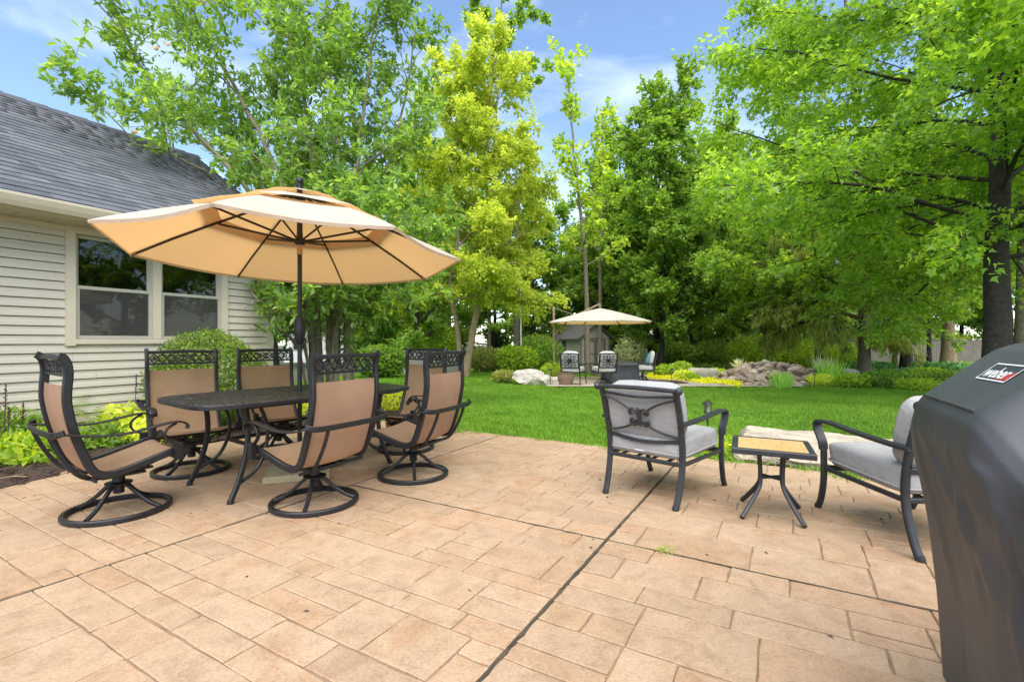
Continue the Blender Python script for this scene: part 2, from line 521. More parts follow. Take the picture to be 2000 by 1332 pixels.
def mat_rock():
    m, nt, b, out = M('waterfall_rock')
    geo = nt.nodes.new('ShaderNodeNewGeometry'); oi = nt.nodes.new('ShaderNodeObjectInfo')
    r = ramp(nt, [(0, (0.20, 0.145, 0.105)), (.3, (0.33, 0.24, 0.175)), (.55, (0.40, 0.295, 0.21)), (.8, (0.48, 0.39, 0.30)), (1, (0.26, 0.22, 0.19))])
    nt.links.new(oi.outputs['Random'], r.inputs['Fac'])
    n = noise(nt, 6, 5, .7, geo.outputs['Position'])
    r2 = ramp(nt, [(.3, (.6, .6, .6)), (.7, (1.2, 1.2, 1.2))]); nt.links.new(n.outputs['Fac'], r2.inputs['Fac'])
    mul = nt.nodes.new('ShaderNodeMixRGB'); mul.blend_type = 'MULTIPLY'; mul.inputs['Fac'].default_value = .9
    nt.links.new(r.outputs['Color'], mul.inputs['Color1']); nt.links.new(r2.outputs['Color'], mul.inputs['Color2'])
    nt.links.new(mul.outputs['Color'], b.inputs['Base Color']); b.inputs['Roughness'].default_value = .85
    bump(nt, b, n.outputs['Fac'], .7, .04)
    return m
MAT['rock'] = mat_rock()

def mat_shingle():
    m, nt, b, out = M('asphalt_shingle')
    geo = nt.nodes.new('ShaderNodeNewGeometry')
    at_ = nt.nodes.new('ShaderNodeAttribute'); at_.attribute_name = 'rnd'
    n = noise(nt, 5.0, 5, .7, geo.outputs['Position'])
    mixv = nt.nodes.new('ShaderNodeMath'); mixv.operation = 'MULTIPLY_ADD'
    mixv.inputs[1].default_value = 0.38; 
    nt.links.new(at_.outputs['Fac'], mixv.inputs[0])
    h = nt.nodes.new('ShaderNodeMath'); h.operation = 'MULTIPLY'; h.inputs[1].default_value = 0.6
    nt.links.new(n.outputs['Fac'], h.inputs[0]); nt.links.new(h.outputs[0], mixv.inputs[2])
    r = ramp(nt, [(.2, (0.055, 0.060, 0.075)), (.55, (0.095, 0.102, 0.122)), (.85, (0.15, 0.155, 0.175))])
    nt.links.new(mixv.outputs[0], r.inputs['Fac'])
    g = noise(nt, 260, 2, .6, geo.outputs['Position'])
    gr = ramp(nt, [(.3, (.6, .6, .6)), (.7, (1.15, 1.15, 1.15))])
    nt.links.new(g.outputs['Fac'], gr.inputs['Fac'])
    mul = nt.nodes.new('ShaderNodeMixRGB'); mul.blend_type = 'MULTIPLY'; mul.inputs['Fac'].default_value = .8
    nt.links.new(r.outputs['Color'], mul.inputs['Color1']); nt.links.new(gr.outputs['Color'], mul.inputs['Color2'])
    nt.links.new(mul.outputs['Color'], b.inputs['Base Color'])
    b.inputs['Roughness'].default_value = .85
    bump(nt, b, g.outputs['Fac'], .4, .004)
    return m
MAT['shingle'] = mat_shingle()

def mat_glass():
    m, nt, b, out = M('window_glass')
    tr = nt.nodes.new('ShaderNodeBsdfTransparent'); tr.inputs['Color'].default_value = (.6, .62, .62, 1)
    gl = nt.nodes.new('ShaderNodeBsdfGlossy'); gl.inputs['Roughness'].default_value = .02
    fr = nt.nodes.new('ShaderNodeFresnel'); fr.inputs['IOR'].default_value = 1.35
    ad = nt.nodes.new('ShaderNodeMath'); ad.operation = 'ADD'; ad.inputs[1].default_value = .03
    mixs = nt.nodes.new('ShaderNodeMixShader')
    nt.links.new(fr.outputs[0], ad.inputs[0]); nt.links.new(ad.outputs[0], mixs.inputs['Fac'])
    nt.links.new(tr.outputs[0], mixs.inputs[1]); nt.links.new(gl.outputs[0], mixs.inputs[2])
    nt.links.new(mixs.outputs[0], out.inputs['Surface'])
    return m
MAT['glass'] = mat_glass()
def mat_screen():
    m, nt, b, out = M('insect_screen')
    tr = nt.nodes.new('ShaderNodeBsdfTransparent')
    b.inputs['Base Color'].default_value = (.11, .11, .10, 1); b.inputs['Roughness'].default_value = .8
    mixs = nt.nodes.new('ShaderNodeMixShader'); mixs.inputs['Fac'].default_value = .34
    nt.links.new(tr.outputs[0], mixs.inputs[1]); nt.links.new(b.outputs[0], mixs.inputs[2]); nt.links.new(mixs.outputs[0], out.inputs['Surface'])
    return m
MAT['screen'] = mat_screen()

def mat_wood():
    m, nt, b, out = M('oak_slat_top')
    tcn = nt.nodes.new('ShaderNodeTexCoord')
    mp_ = nt.nodes.new('ShaderNodeMapping'); mp_.inputs['Scale'].default_value = (3, 34, 10)
    nt.links.new(tcn.outputs['Object'], mp_.inputs['Vector'])
    n = noise(nt, 2.2, 6, .65, mp_.outputs['Vector'], .6)
    r = ramp(nt, [(.3, (0.36, 0.20, 0.075)), (.55, (0.50, 0.30, 0.125)), (.75, (0.56, 0.36, 0.165))])
    nt.links.new(n.outputs['Fac'], r.inputs['Fac']); nt.links.new(r.outputs['Color'], b.inputs['Base Color'])
    b.inputs['Roughness'].default_value = .5
    bump(nt, b, n.outputs['Fac'], .15, .003)
    return m
MAT['wood'] = mat_wood()

def mat_tabletop():
    m, nt, b, out = M('cast_table_top')
    tcn = nt.nodes.new('ShaderNodeTexCoord')
    v = nt.nodes.new('ShaderNodeTexVoronoi'); v.feature = 'DISTANCE_TO_EDGE'; v.inputs['Scale'].default_value = 15
    nz = noise(nt, 6, 2, .5, tcn.outputs['Object'])
    ad = nt.nodes.new('ShaderNodeMixRGB'); ad.inputs['Fac'].default_value = .12
    nt.links.new(tcn.outputs['Object'], ad.inputs['Color1']); nt.links.new(nz.outputs['Color'], ad.inputs['Color2'])
    nt.links.new(ad.outputs['Color'], v.inputs['Vector'])
    r = ramp(nt, [(.04, (1, 1, 1)), (.16, (0, 0, 0))])
    nt.links.new(v.outputs['Distance'], r.inputs['Fac'])
    c = ramp(nt, [(0, (0.012, 0.012, 0.013)), (1, (0.045, 0.046, 0.050))])
    nt.links.new(r.outputs['Color'], c.inputs['Fac']); nt.links.new(c.outputs['Color'], b.inputs['Base Color'])
    b.inputs['Roughness'].default_value = .42
    bump(nt, b, r.outputs['Color'], .9, .006)
    return m
MAT['tabletop'] = mat_tabletop()

def mat_lawn(name, instanced):
    m, nt, b, out = M(name)
    if instanced:
        oi = nt.nodes.new('ShaderNodeObjectInfo'); P = oi.outputs['Location']
    else:
        g = nt.nodes.new('ShaderNodeNewGeometry'); P = g.outputs['Position']
    n = noise(nt, 0.55, 4, .6, P)
    n2 = noise(nt, 5.0, 3, .6, P)
    ad = nt.nodes.new('ShaderNodeMath'); ad.operation = 'MULTIPLY_ADD'; ad.inputs[1].default_value = .6
    h = nt.nodes.new('ShaderNodeMath'); h.operation = 'MULTIPLY'; h.inputs[1].default_value = .42
    nt.links.new(n2.outputs['Fac'], h.inputs[0]); nt.links.new(n.outputs['Fac'], ad.inputs[0]); nt.links.new(h.outputs[0], ad.inputs[2])
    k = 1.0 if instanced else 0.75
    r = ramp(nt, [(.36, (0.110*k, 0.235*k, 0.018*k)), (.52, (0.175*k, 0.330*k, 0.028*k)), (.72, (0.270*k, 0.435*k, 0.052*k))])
    nt.links.new(ad.outputs[0], r.inputs['Fac']); nt.links.new(r.outputs['Color'], b.inputs['Base Color'])
    b.inputs['Roughness'].default_value = .6 if instanced else .95
    b.inputs['Specular IOR Level'].default_value = .25
    if instanced:
        t = nt.nodes.new('ShaderNodeBsdfTranslucent')
        nt.links.new(r.outputs['Color'], t.inputs['Color'])
        mixs = nt.nodes.new('ShaderNodeMixShader'); mixs.inputs['Fac'].default_value = .35
        nt.links.new(b.outputs['BSDF'], mixs.inputs[1]); nt.links.new(t.outputs['BSDF'], mixs.inputs[2])
        nt.links.new(mixs.outputs['Shader'], out.inputs['Surface'])
    return m
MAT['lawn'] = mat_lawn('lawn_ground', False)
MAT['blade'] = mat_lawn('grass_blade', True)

MAT['l_mag'] = mat_leaf('magnolia_leaf', [(0, (0.040, 0.095, 0.020)), (.5, (0.085, 0.165, 0.027)), (1, (0.155, 0.25, 0.040))], .42, .35, gloss=.5)
MAT['l_maple'] = mat_leaf('maple_leaf', [(0, (0.050, 0.115, 0.014)), (.5, (0.095, 0.185, 0.018)), (1, (0.20, 0.30, 0.030))], .45, .38, gloss=.6)
MAT['l_gold'] = mat_leaf('golden_leaf', [(0, (0.130, 0.195, 0.026)), (.5, (0.205, 0.272, 0.032)), (1, (0.300, 0.350, 0.048))], .45, .55, (1.5, 1.5, .7), gloss=.25)
MAT['l_green'] = mat_leaf('woodland_leaf', [(0, (0.045, 0.100, 0.014)), (.5, (0.080, 0.155, 0.020)), (1, (0.150, 0.240, 0.030))], .42, .5)
MAT['l_dark'] = mat_leaf('dark_woodland_leaf', [(0, (0.052, 0.112, 0.019)), (.5, (0.092, 0.170, 0.026)), (1, (0.150, 0.232, 0.036))], .40, .5)
MAT['l_light'] = mat_leaf('fresh_leaf', [(0, (0.075, 0.145, 0.015)), (.5, (0.135, 0.225, 0.020)), (1, (0.24, 0.31, 0.03))], .45, .5)
MAT['l_conifer'] = mat_leaf('conifer_spray', [(0, (0.085, 0.130, 0.018)), (.5, (0.140, 0.190, 0.026)), (1, (0.220, 0.260, 0.038))], .25, .6, (1.4, 1.4, .8), gloss=.2)
MAT['l_box'] = mat_leaf('boxwood_leaf', [(0, (0.020, 0.050, 0.008)), (.5, (0.055, 0.110, 0.012)), (1, (0.15, 0.225, 0.022))], .35, .4)
MAT['l_lime'] = mat_leaf('lime_leaf', [(0, (0.20, 0.28, 0.02)), (.5, (0.32, 0.40, 0.03)), (1, (0.50, 0.52, 0.06))], .35, .5, (1.4, 1.4, .7))
MAT['l_yellow'] = mat_leaf('yellow_groundcover', [(0, (0.34, 0.36, 0.01)), (.5, (0.50, 0.48, 0.012)), (1, (0.64, 0.58, 0.02))], .3, .55, (1.3, 1.3, .6))
MAT['l_hosta'] = mat_leaf('hosta_leaf', [(0, (0.025, 0.085, 0.020)), (.5, (0.05, 0.14, 0.03)), (1, (0.08, 0.20, 0.05))], .3, .35, gloss=.5)
MAT['l_blade'] = mat_leaf('iris_blade', [(0, (0.09, 0.20, 0.035)), (.5, (0.15, 0.28, 0.05)), (1, (0.24, 0.36, 0.07))], .35, .45)
MAT['l_yucca'] = mat_leaf('yucca_blade', [(0, (0.42, 0.40, 0.10)), (.5, (0.60, 0.54, 0.18)), (1, (0.70, 0.64, 0.28))], .25, .5, (1.2, 1.2, .8))
MAT['l_varieg'] = mat_leaf('variegated_leaf', [(0, (0.13, 0.19, 0.05)), (.5, (0.30, 0.36, 0.12)), (1, (0.52, 0.54, 0.26))], .35, .5, (1.3, 1.3, .8))
MAT['l_reddish'] = mat_leaf('bronze_shrub_leaf', [(0, (0.05, 0.09, 0.02)), (.6, (0.12, 0.17, 0.03)), (1, (0.24, 0.20, 0.05))], .35, .5)
MAT['petal'] = mat_leaf('faded_blossom', [(0, (0.50, 0.33, 0.22)), (1, (0.66, 0.52, 0.40))], .4, .6, (1.2, 1.1, .9))
MAT['spike'] = mat_simple('astilbe_spike', (0.06, 0.030, 0.022), .9, .3, 20, 0)

# ------------------------------------------------------------------ fast mesh building with numpy
def np_mesh(name, V, Fc, mat, parent=None, rnd=None, smooth=False, fsize=None):
    """V (n,3), Fc (m,k) with equal k"""
    V = np.ascontiguousarray(V, dtype=np.float32); Fc = np.ascontiguousarray(Fc, dtype=np.int32)
    me = bpy.data.meshes.new(name)
    m, k = Fc.shape
    me.vertices.add(len(V)); me.vertices.foreach_set('co', V.ravel())
    me.loops.add(m * k); me.loops.foreach_set('vertex_index', Fc.ravel())
    me.polygons.add(m)
    me.polygons.foreach_set('loop_start', np.arange(0, m * k, k, dtype=np.int32))
    try: me.polygons.foreach_set('loop_total', np.full(m, k, dtype=np.int32))
    except Exception: pass
    if smooth: me.polygons.foreach_set('use_smooth', np.ones(m, dtype=bool))
    if rnd is not None:
        a = me.attributes.new('rnd', 'FLOAT', 'FACE')
        a.data.foreach_set('value', np.ascontiguousarray(rnd, dtype=np.float32))
    me.update(calc_edges=True)
    me.materials.append(mat)
    o = bpy.data.objects.new(name, me)
    return link(o, parent)

LT = {
 'oval': (np.array([(0,0,0),(.3,.19,.05),(.7,.17,.05),(1,0,-.06),(.7,-.17,.05),(.3,-.19,.05)]), np.array([(0,3,2,1),(0,5,4,3)])),
 'wide': (np.array([(0,0,0),(.25,.33,.06),(.65,.30,.05),(1,0,-.1),(.65,-.30,.05),(.25,-.33,.06)]), np.array([(0,3,2,1),(0,5,4,3)])),
 'maple': (np.array([(0,0,0),(.28,.52,.08),(.45,.22,.03),(1,0,-.12),(.45,-.22,.03),(.28,-.52,.08)]), np.array([(0,2,1),(0,3,2),(0,4,3),(0,5,4)])),
 'rhomb': (np.array([(0,0,0),(.5,.3,.05),(1,0,-.04),(.5,-.3,.05)]), np.array([(0,2,1),(0,3,2)])),
 'needle': (np.array([(0,0,0),(.45,.07,.0),(1,0,-.02),(.45,-.07,.0)]), np.array([(0,2,1),(0,3,2)])),
 'blade': (np.array([(0,.5,0),(0,-.5,0),(.55,.42,.0),(.55,-.42,.0),(1,0,0)]), np.array([(0,1,3,2),(2,3,4,4)])),
}

def unit(a):
    return a / np.maximum(np.linalg.norm(a, axis=1, keepdims=True), 1e-9)

def leaves(name, P, A, N, S, tmpl, mat, parent, rng, rnd=None):
    tv, tf = LT[tmpl]
    n = len(P)
    A = unit(A); L = unit(np.cross(N, A)); N2 = np.cross(A, L)
    S = np.asarray(S).reshape(-1, 1, 1)
    V = P[:, None, :] + S * (tv[None, :, 0:1] * A[:, None, :] + tv[None, :, 1:2] * L[:, None, :] + tv[None, :, 2:3] * N2[:, None, :])
    k = len(tv)
    Fc = (tf[None] + (np.arange(n) * k)[:, None, None]).reshape(-1, tf.shape[1])
    if rnd is None: rnd = rng.random(n)
    return np_mesh(name, V.reshape(-1, 3), Fc, mat, parent, np.repeat(rnd, len(tf)))

class Wood:
    """collects tapered branches into one mesh"""
    def __init__(s): s.V = []; s.Fc = []; s.n = 0
    def tube(s, P, rad, k):
        P = np.asarray(P); m = len(P)
        T = np.gradient(P, axis=0); T = unit(T)
        ref = np.array([0., 0, 1]) if abs(T[0][2]) < .9 else np.array([1., 0, 0])
        X = unit(np.cross(T, ref)); Y = np.cross(T, X)
        a = np.arange(k) * 2 * np.pi / k
        V = P[:, None, :] + np.asarray(rad)[:, None, None] * (np.cos(a)[None, :, None] * X[:, None, :] + np.sin(a)[None, :, None] * Y[:, None, :])
        s.V.append(V.reshape(-1, 3))
        i = np.arange(m - 1)[:, None] * k; j = np.arange(k)[None, :]; j2 = (j + 1) % k
        s.Fc.append((np.stack([i + j, i + j2, i + k + j2, i + k + j], -1)).reshape(-1, 4) + s.n)
        s.n += m * k
    def build(s, name, mat, parent):
        return np_mesh(name, np.concatenate(s.V), np.concatenate(s.Fc), mat, parent, None, True)

def curve_branch(rng, p, d, length, n, wob, trop):
    P = [np.array(p, float)]
    d = np.array(d, float); d /= np.linalg.norm(d)
    st = length / n
    for i in range(n):
        d = d + rng.normal(0, wob, 3) + np.array(trop) * (1.0 / n)
        d /= np.linalg.norm(d)
        P.append(P[-1] + d * st)
    return np.array(P)

def rot_about(rng, d, ang):
    """turn d by ang about a random axis perpendicular to it"""
    r = rng.normal(0, 1, 3); a = np.cross(d, r); a /= max(np.linalg.norm(a), 1e-9)
    return d * math.cos(ang) + np.cross(a, d) * math.sin(ang)

def make_tree(name, label, loc, seed, trunks, limbs, sub, twig, leaf, bark, leafmat, cat='tree', group=None, cull=None, rz=0.0, scale=1.0, thin=False):
    """trunks: list of (points, r0, r1); limbs: dict; sub: dict; twig: dict; leaf: dict"""
    rng = np.random.default_rng(seed)
    root = thing(name, label, cat, loc, rz, group)
    root.scale = (scale,) * 3
    w = Wood()
    TP = []; TD = []
    off = np.array(loc)
    def trim(P):
        """cut a branch back where it would leave the allowed space"""
        if cull is None: return P
        bad = cull(P * scale + off)
        return P if not bad.any() else P[:int(np.argmax(bad))]
    def twigs_on(P, r, cnt, d_len):
        if len(P) < 2: return
        for _ in range(cnt):
            f = rng.uniform(.02, 1.0) ** .8
            q = f * (len(P) - 1); i = min(int(q), len(P) - 2)
            p = P[i] + (P[i + 1] - P[i]) * (q - i)
            d = P[i + 1] - P[i]; d = d / max(np.linalg.norm(d), 1e-9)
            d2 = rot_about(rng, d, rng.uniform(.4, 1.2)); d2[2] = d2[2] * twig.get('flat', 1) + twig.get('lift', 0)
            L = d_len * rng.uniform(.55, 1.25)
            Q = curve_branch(rng, p, d2, L, 3, .16, twig.get('trop', (0, 0, 0)))
            if len(trim(Q)) < 4: continue
            if rng.random() < .5: w.tube(Q, np.linspace(r, r * .3, 4), 3)
            TP.append(Q); 
    def subs_on(P, r0, cnt, length):
        for c in range(cnt):
            f = sub.get('f0', .2) + (1 - sub.get('f0', .2)) * (c + rng.random()) / cnt
            q = min(f, .999) * (len(P) - 1); i = min(int(q), len(P) - 2)
            p = P[i] + (P[i + 1] - P[i]) * (q - i)
            d = P[i + 1] - P[i]; d = d / max(np.linalg.norm(d), 1e-9)
            d2 = rot_about(rng, d, rng.uniform(*sub.get('ang', (.5, 1.0))))
            d2[2] = d2[2] * sub.get('flat', 1) + sub.get('lift', 0)
            L = length * rng.uniform(.6, 1.15) * (1.15 - .55 * f)
            Q = curve_branch(rng, p, d2, L, 5, .10, sub.get('trop', (0, 0, .1)))
            rr = max(r0 * (1 - .75 * f) * .55, .006)
            Q = trim(Q)
            if len(Q) < 2: continue
            w.tube(Q, np.linspace(rr, rr * .25, 6)[:len(Q)], 4)
            twigs_on(Q, max(rr * .35, .004), max(2, int(twig['n'] * (.6 + .6 * L / length))), twig['len'])
    for pts, r0, r1 in trunks:
        P = np.array([tuple(p) for p in bez(pts, limbs.get('tn', 14))])
        P = P + rng.normal(0, limbs.get('twob', .03), P.shape) * np.linspace(0, 1, len(P))[:, None]
        rad = np.linspace(r0, r1, len(P)); 
        if limbs.get('flare', True): rad[0] *= 1.45; rad[1] *= 1.1
        w.tube(P, rad, limbs.get('sides', 9))
        n = limbs['n']
        for c in range(n):
            f = limbs['f0'] + (1 - limbs['f0']) * (c + rng.random() * .9) / n
            q = min(f, .999) * (len(P) - 1); i = min(int(q), len(P) - 2)
            p = P[i] + (P[i + 1] - P[i]) * (q - i)
            h = (f - limbs['f0']) / (1 - limbs['f0'])
            az = c * 2.399 + rng.uniform(-.5, .5)
            el = limbs['el'](h) + rng.normal(0, .12)
            L = limbs['len'](h) * rng.uniform(.78, 1.15)
            d = np.array([math.cos(az) * math.cos(el), math.sin(az) * math.cos(el), math.sin(el)])
            if 'bias' in limbs:
                d = d + np.array(limbs['bias']); d /= np.linalg.norm(d)
            Q = curve_branch(rng, p, d, L, 8, .09, limbs.get('trop', (0, 0, .2)))
            rr = max(rad[i] * limbs.get('lr', .48), .012)
            Q = trim(Q)
            if len(Q) < 3: continue
            w.tube(Q, np.linspace(rr, rr * .2, 9)[:len(Q)], 6)
            subs_on(Q, rr, max(2, int(sub['n'] * L / limbs.get('ref', L))), sub['len'] * (L / limbs.get('ref', L)) ** .6)
            twigs_on(Q[limbs.get('tw0', 3):] if len(Q) > 5 else Q, rr * .2, int(twig['n'] * 1.2), twig['len'])
        if limbs.get('top', True):
            twigs_on(P[-5:], r1 * .6, twig['n'] * 2, twig['len'])
    w.build('trunk', bark, root)
    Q = np.stack(TP)                                  # (t,4,3)
    t = len(Q); per = leaf['per']
    f = rng.random((t, per)) ** .7 * 2.999
    i = f.astype(int); fr = (f - i)[..., None]
    ti = np.arange(t)[:, None]
    P = Q[ti, i] * (1 - fr) + Q[ti, i + 1] * fr
    D = unit((Q[ti, i + 1] - Q[ti, i]).reshape(-1, 3))
    P = P.reshape(-1, 3) + rng.normal(0, leaf.get('spread', .03), (t * per, 3))
    A = D * leaf.get('along', .6) + rng.normal(0, leaf.get('rand', .7), D.shape)
    A[:, 2] += leaf.get('droop', -.15)
    N = rng.normal(0, leaf.get('tilt', .55), D.shape); N[:, 2] += 1.0
    S = leaf['size'] * rng.uniform(.65, 1.25, t * per)
    tint = np.repeat(rng.random(t), per)             # twigs differ in age, so in colour
    rnd = np.clip(.5 * tint + .5 * rng.random(t * per), 0, 1)
    keep = rng.random(t * per) < leaf.get('keep', 1.0)
    if cull is not None:
        keep &= ~cull(P * scale + np.array(loc))
    if thin:                                          # far outside the view a thinner crown is enough
        W_ = P * scale + np.array(loc)
        out_ = (np.abs(W_[:, 0]) > 1.22 * W_[:, 1] + .6) | (W_[:, 2] > 1.15 + .86 * W_[:, 1] + .5)
        keep &= ~out_ | (rng.random(len(P)) < .22)
    leaves('crown', P[keep], A[keep], N[keep], S[keep], leaf['tmpl'], leafmat, root, rng, rnd[keep])
    return root

def bush(name, label, loc, size, n, leafsize, tmpl, mat, seed, cat='shrub', group=None, shell=.55, up=.35, lumps=7, stems=5, droop=0.0, flat=False):
    """rounded leafy mass: leaves through a lumpy volume, thicker near its surface"""
    rng = np.random.default_rng(seed)
    root = thing(name, label, cat, loc, 0, group)
    sx, sy, sz = size
    d = unit(rng.normal(0, 1, (n, 3))); d[:, 2] = np.abs(d[:, 2]) if flat else d[:, 2]
    C = unit(rng.normal(0, 1, (lumps, 3)))
    bumpy = 1 + .16 * np.max(np.maximum(d @ C.T, 0) ** 8, axis=1) - .07 + rng.normal(0, .02, n)
    r = (shell + (1 - shell) * rng.random(n) ** .6) * bumpy
    P = d * r[:, None] * np.array([sx, sy, sz / 2 if not flat else sz])
    if not flat: P[:, 2] += sz / 2
    P[:, 2] = np.maximum(P[:, 2], .01)
    N = d + rng.normal(0, .55, d.shape); N[:, 2] += up
    A = rng.normal(0, .8, d.shape) + d * .5; A[:, 2] += .25 - droop
    leaves('foliage', P, A, N, leafsize * rng.uniform(.65, 1.25, n), tmpl, mat, root, rng)
    w = Wood()
    for k in range(stems):
        a = rng.random() * 6.283; e = np.array([math.cos(a) * sx * .55, math.sin(a) * sy * .55, sz * rng.uniform(.5, .8)])
        st = np.array([math.cos(a) * sx * .1, math.sin(a) * sy * .1, -.03])
        Q = np.array([st, st * .5 + e * .35 + np.array([0, 0, sz * .12]), e])
        w.tube(Q, [.014, .010, .005], 5)
    w.build('stem', MAT['bark'], root)
    return root

def blades(name, label, loc, n, length, width, spread, mat, seed, cat='plant', group=None, arch=.5, radius=.12, part_each=False):
    """sword leaves rising from one base, each arching outward"""
    rng = np.random.default_rng(seed)
    root = thing(name, label, cat, loc, 0, group)
    Vs, Fs = [], []
    for k in range(n):
        a = rng.random() * 6.283; rr = radius * math.sqrt(rng.random())
        b = np.array([math.cos(a) * rr, math.sin(a) * rr, -.02])
        a2 = a + rng.normal(0, .5)
        tilt = spread * rng.uniform(.15, 1)
        out = np.array([math.cos(a2), math.sin(a2), 0]); L = length * rng.uniform(.65, 1.1)
        side = np.array([-math.sin(a2), math.cos(a2), 0]) * width / 2
        V = []
        p = b.copy(); th = tilt * .5
        for s in range(6):
            wd = (1, 1.05, .95, .75, .45, .05)[s]
            V += [p - side * wd, p + side * wd]
            th += arch * tilt * .3
            p = p + (out * math.sin(th) + np.array([0, 0, math.cos(th)])) * L / 5
        Vs.append(np.array(V)); Fs.append(np.array([(2*s, 2*s+1, 2*s+3, 2*s+2) for s in range(5)]))
    if part_each:
        for V, f in zip(Vs, Fs):
            np_mesh('leaf', V, f, mat, root, np.full(len(f), rng.random()))
    else:
        V = np.concatenate(Vs); f = np.concatenate([g + 12 * i for i, g in enumerate(Fs)])
        np_mesh('foliage', V, f, mat, root, np.repeat(rng.random(n), 5))
    return root

# ------------------------------------------------------------------ the setting: ground, patio, lawn, beds
def sheet(name, pts_fn, nx, ny, mat, kind='structure', parent=None):
    V = []; Fc = []
    for j in range(ny + 1):
        for i in range(nx + 1):
            V.append(pts_fn(i / nx, j / ny))
    for j in range(ny):
        for i in range(nx):
            a = j * (nx + 1) + i
            Fc.append((a, a + 1, a + nx + 2, a + nx + 1))
    o = np_mesh(name, np.array(V), np.array(Fc), mat, parent, None, True)
    o['kind'] = kind
    return o

def ground_pt(u, v):
    x = -140 + 280 * u; y = -30 + 270 * v
    return (x, y, gz(y) - .05)
sheet('ground', ground_pt, 70, 90, MAT['soil'])

PA = R(60)                                   # patio axes: local x runs away from the house side
PU = Vector((math.cos(PA), math.sin(PA), 0)); PL = Vector((-math.sin(PA), math.cos(PA), 0))
J0 = Vector((0.549, 2.762, 0))               # where two control joints cross
def PW(x, y, z=0.0):
    return J0 + PU * x + PL * y + Vector((0, 0, z))

# lawn: everything past the patio as far as the planting
def lawn_pt(u, v):
    y = 1.5 + 30 * v
    x = -7.0 + (18 + .0 * y) * u
    p = Vector((x, y, gz(y) - .022))
    d = (p - J0).dot(PU)
    if d < 2.2:                              # keep the sheet behind the patio edge
        p = p + PU * (2.2 - d) * .0
        p.z = -.04
    return p
sheet('lawn', lawn_pt, 60, 90, MAT['lawn'])

patio = bpy.data.objects.new('patio', None)
link(patio); patio.location = J0; patio.rotation_euler = (0, 0, PA)
patio['kind'] = 'structure'
X_FAR, Y_LEFT, X_NEAR, Y_RIGHT = 2.34, 4.72, -4.4, -3.6
JW = .006
def panel_slab(x0, x1, y0, y1):
    m = MB()
    m.box(((x0 + x1) / 2, (y0 + y1) / 2, -.0572), (x1 - x0, y1 - y0, .10), ch=.004)
    o = m.build('slab', MAT['grout'], patio)
panels = [(X_NEAR, X_FAR, 2.12, Y_LEFT), (X_NEAR, 0, 0, 2.12), (0, X_FAR, 0, 2.12), (X_NEAR, 0, -2.12, 0), (0, X_FAR, -2.12, 0), (X_NEAR, 0, Y_RIGHT, -2.12), (0, X_FAR, Y_RIGHT, -2.12)]
random.seed(11)
CELL = .106
shapes = [((2, 5), 4), ((3, 5), 3), ((3, 4), 3), ((2, 4), 4), ((2, 3), 4), ((4, 5), 2), ((1, 4), 2), ((1, 3), 2), ((1, 2), 1), ((2, 2), 1), ((3, 3), 1)]
def stone_mesh(w, h, key):
    """one stamped stone: worn chamfered top with a slightly wandering outline"""
    rs = random.Random(key)
    n = 4
    def rim(ins, z):
        pts = []
        cs = [(-w/2 + ins, -h/2 + ins), (w/2 - ins, -h/2 + ins), (w/2 - ins, h/2 - ins), (-w/2 + ins, h/2 - ins)]
        for k in range(4):
            a, b = cs[k], cs[(k + 1) % 4]
            for j in range(n):
                t = j / n
                pts.append((a[0] + (b[0]-a[0])*t, a[1] + (b[1]-a[1])*t, z))
        return pts
    jit = [(rs.uniform(-.0035, .0035), rs.uniform(-.0035, .0035)) for _ in range(4 * n)]
    V = []
    for ins, z in ((0.0, -.04), (0.001, -.0028), (.005, 0.0)):
        V += [(p[0] + q[0], p[1] + q[1], p[2] + (rs.uniform(-.0012, .0012) if z == 0 else 0)) for p, q in zip(rim(ins, z), jit)]
    k = 4 * n
    Fc = []
    for r in range(2):
        for i in range(k):
            j = (i + 1) % k
            Fc.append((r*k+i, r*k+j, (r+1)*k+j, (r+1)*k+i))
    Fc.append(tuple(range(2*k, 3*k)))
    return V, Fc
STONE_LIST = []
def lay(x0, x1, y0, y1):
    """courses running across the patio, stones of mixed length, some split into two thin ones"""
    gap = .0026
    def put(a0, a1, b0, b1):
        if a1 - a0 < .03 or b1 - b0 < .03: return
        c = PW((a0 + a1) / 2, (b0 + b1) / 2)
        if c.y < 1.2 or abs(c.x) > 1.12 * c.y + .45: return
        STONE_LIST.append((c.length, (a0 + a1) / 2, (b0 + b1) / 2, a1 - a0 - 2 * gap, b1 - b0 - 2 * gap))
    x = x0
    while x < x1 - .01:
        hgt = random.choice((.13, .16, .20, .24, .28, .32))
        xe = x + hgt
        if x1 - xe < .11: xe = x1
        y = y0 - random.uniform(0, .2)
        while y < y1 - .01:
            L = random.choice((.20, .26, .32, .38, .44, .52, .58))
            ye = y + L
            if y1 - ye < .11: ye = y1
            b0, b1 = max(y, y0), ye
            r_ = random.random()
            if xe - x > .21 and r_ < .42:
                f = random.choice((.36, .5, .5, .62)); xm = x + (xe - x) * f
                if random.random() < .5 and b1 - b0 > .36:
                    k = b0 + (b1 - b0) * random.choice((.38, .5, .62))
                    put(x, xm, b0, k); put(x, xm, k, b1); put(xm, xe, b0, b1)
                else:
                    put(x, xm, b0, b1); put(xm, xe, b0, b1)
            else:
                put(x, xe, b0, b1)
            y = ye
        x = xe

g = .0065
for (x0, x1, y0, y1) in panels:
    a = (x0 + (g if x0 > X_NEAR else 0), x1 - (g if x1 < X_FAR else 0), y0 + g, y1 - (g if y1 < Y_LEFT else 0))
    panel_slab(*a)
    lay(*a)
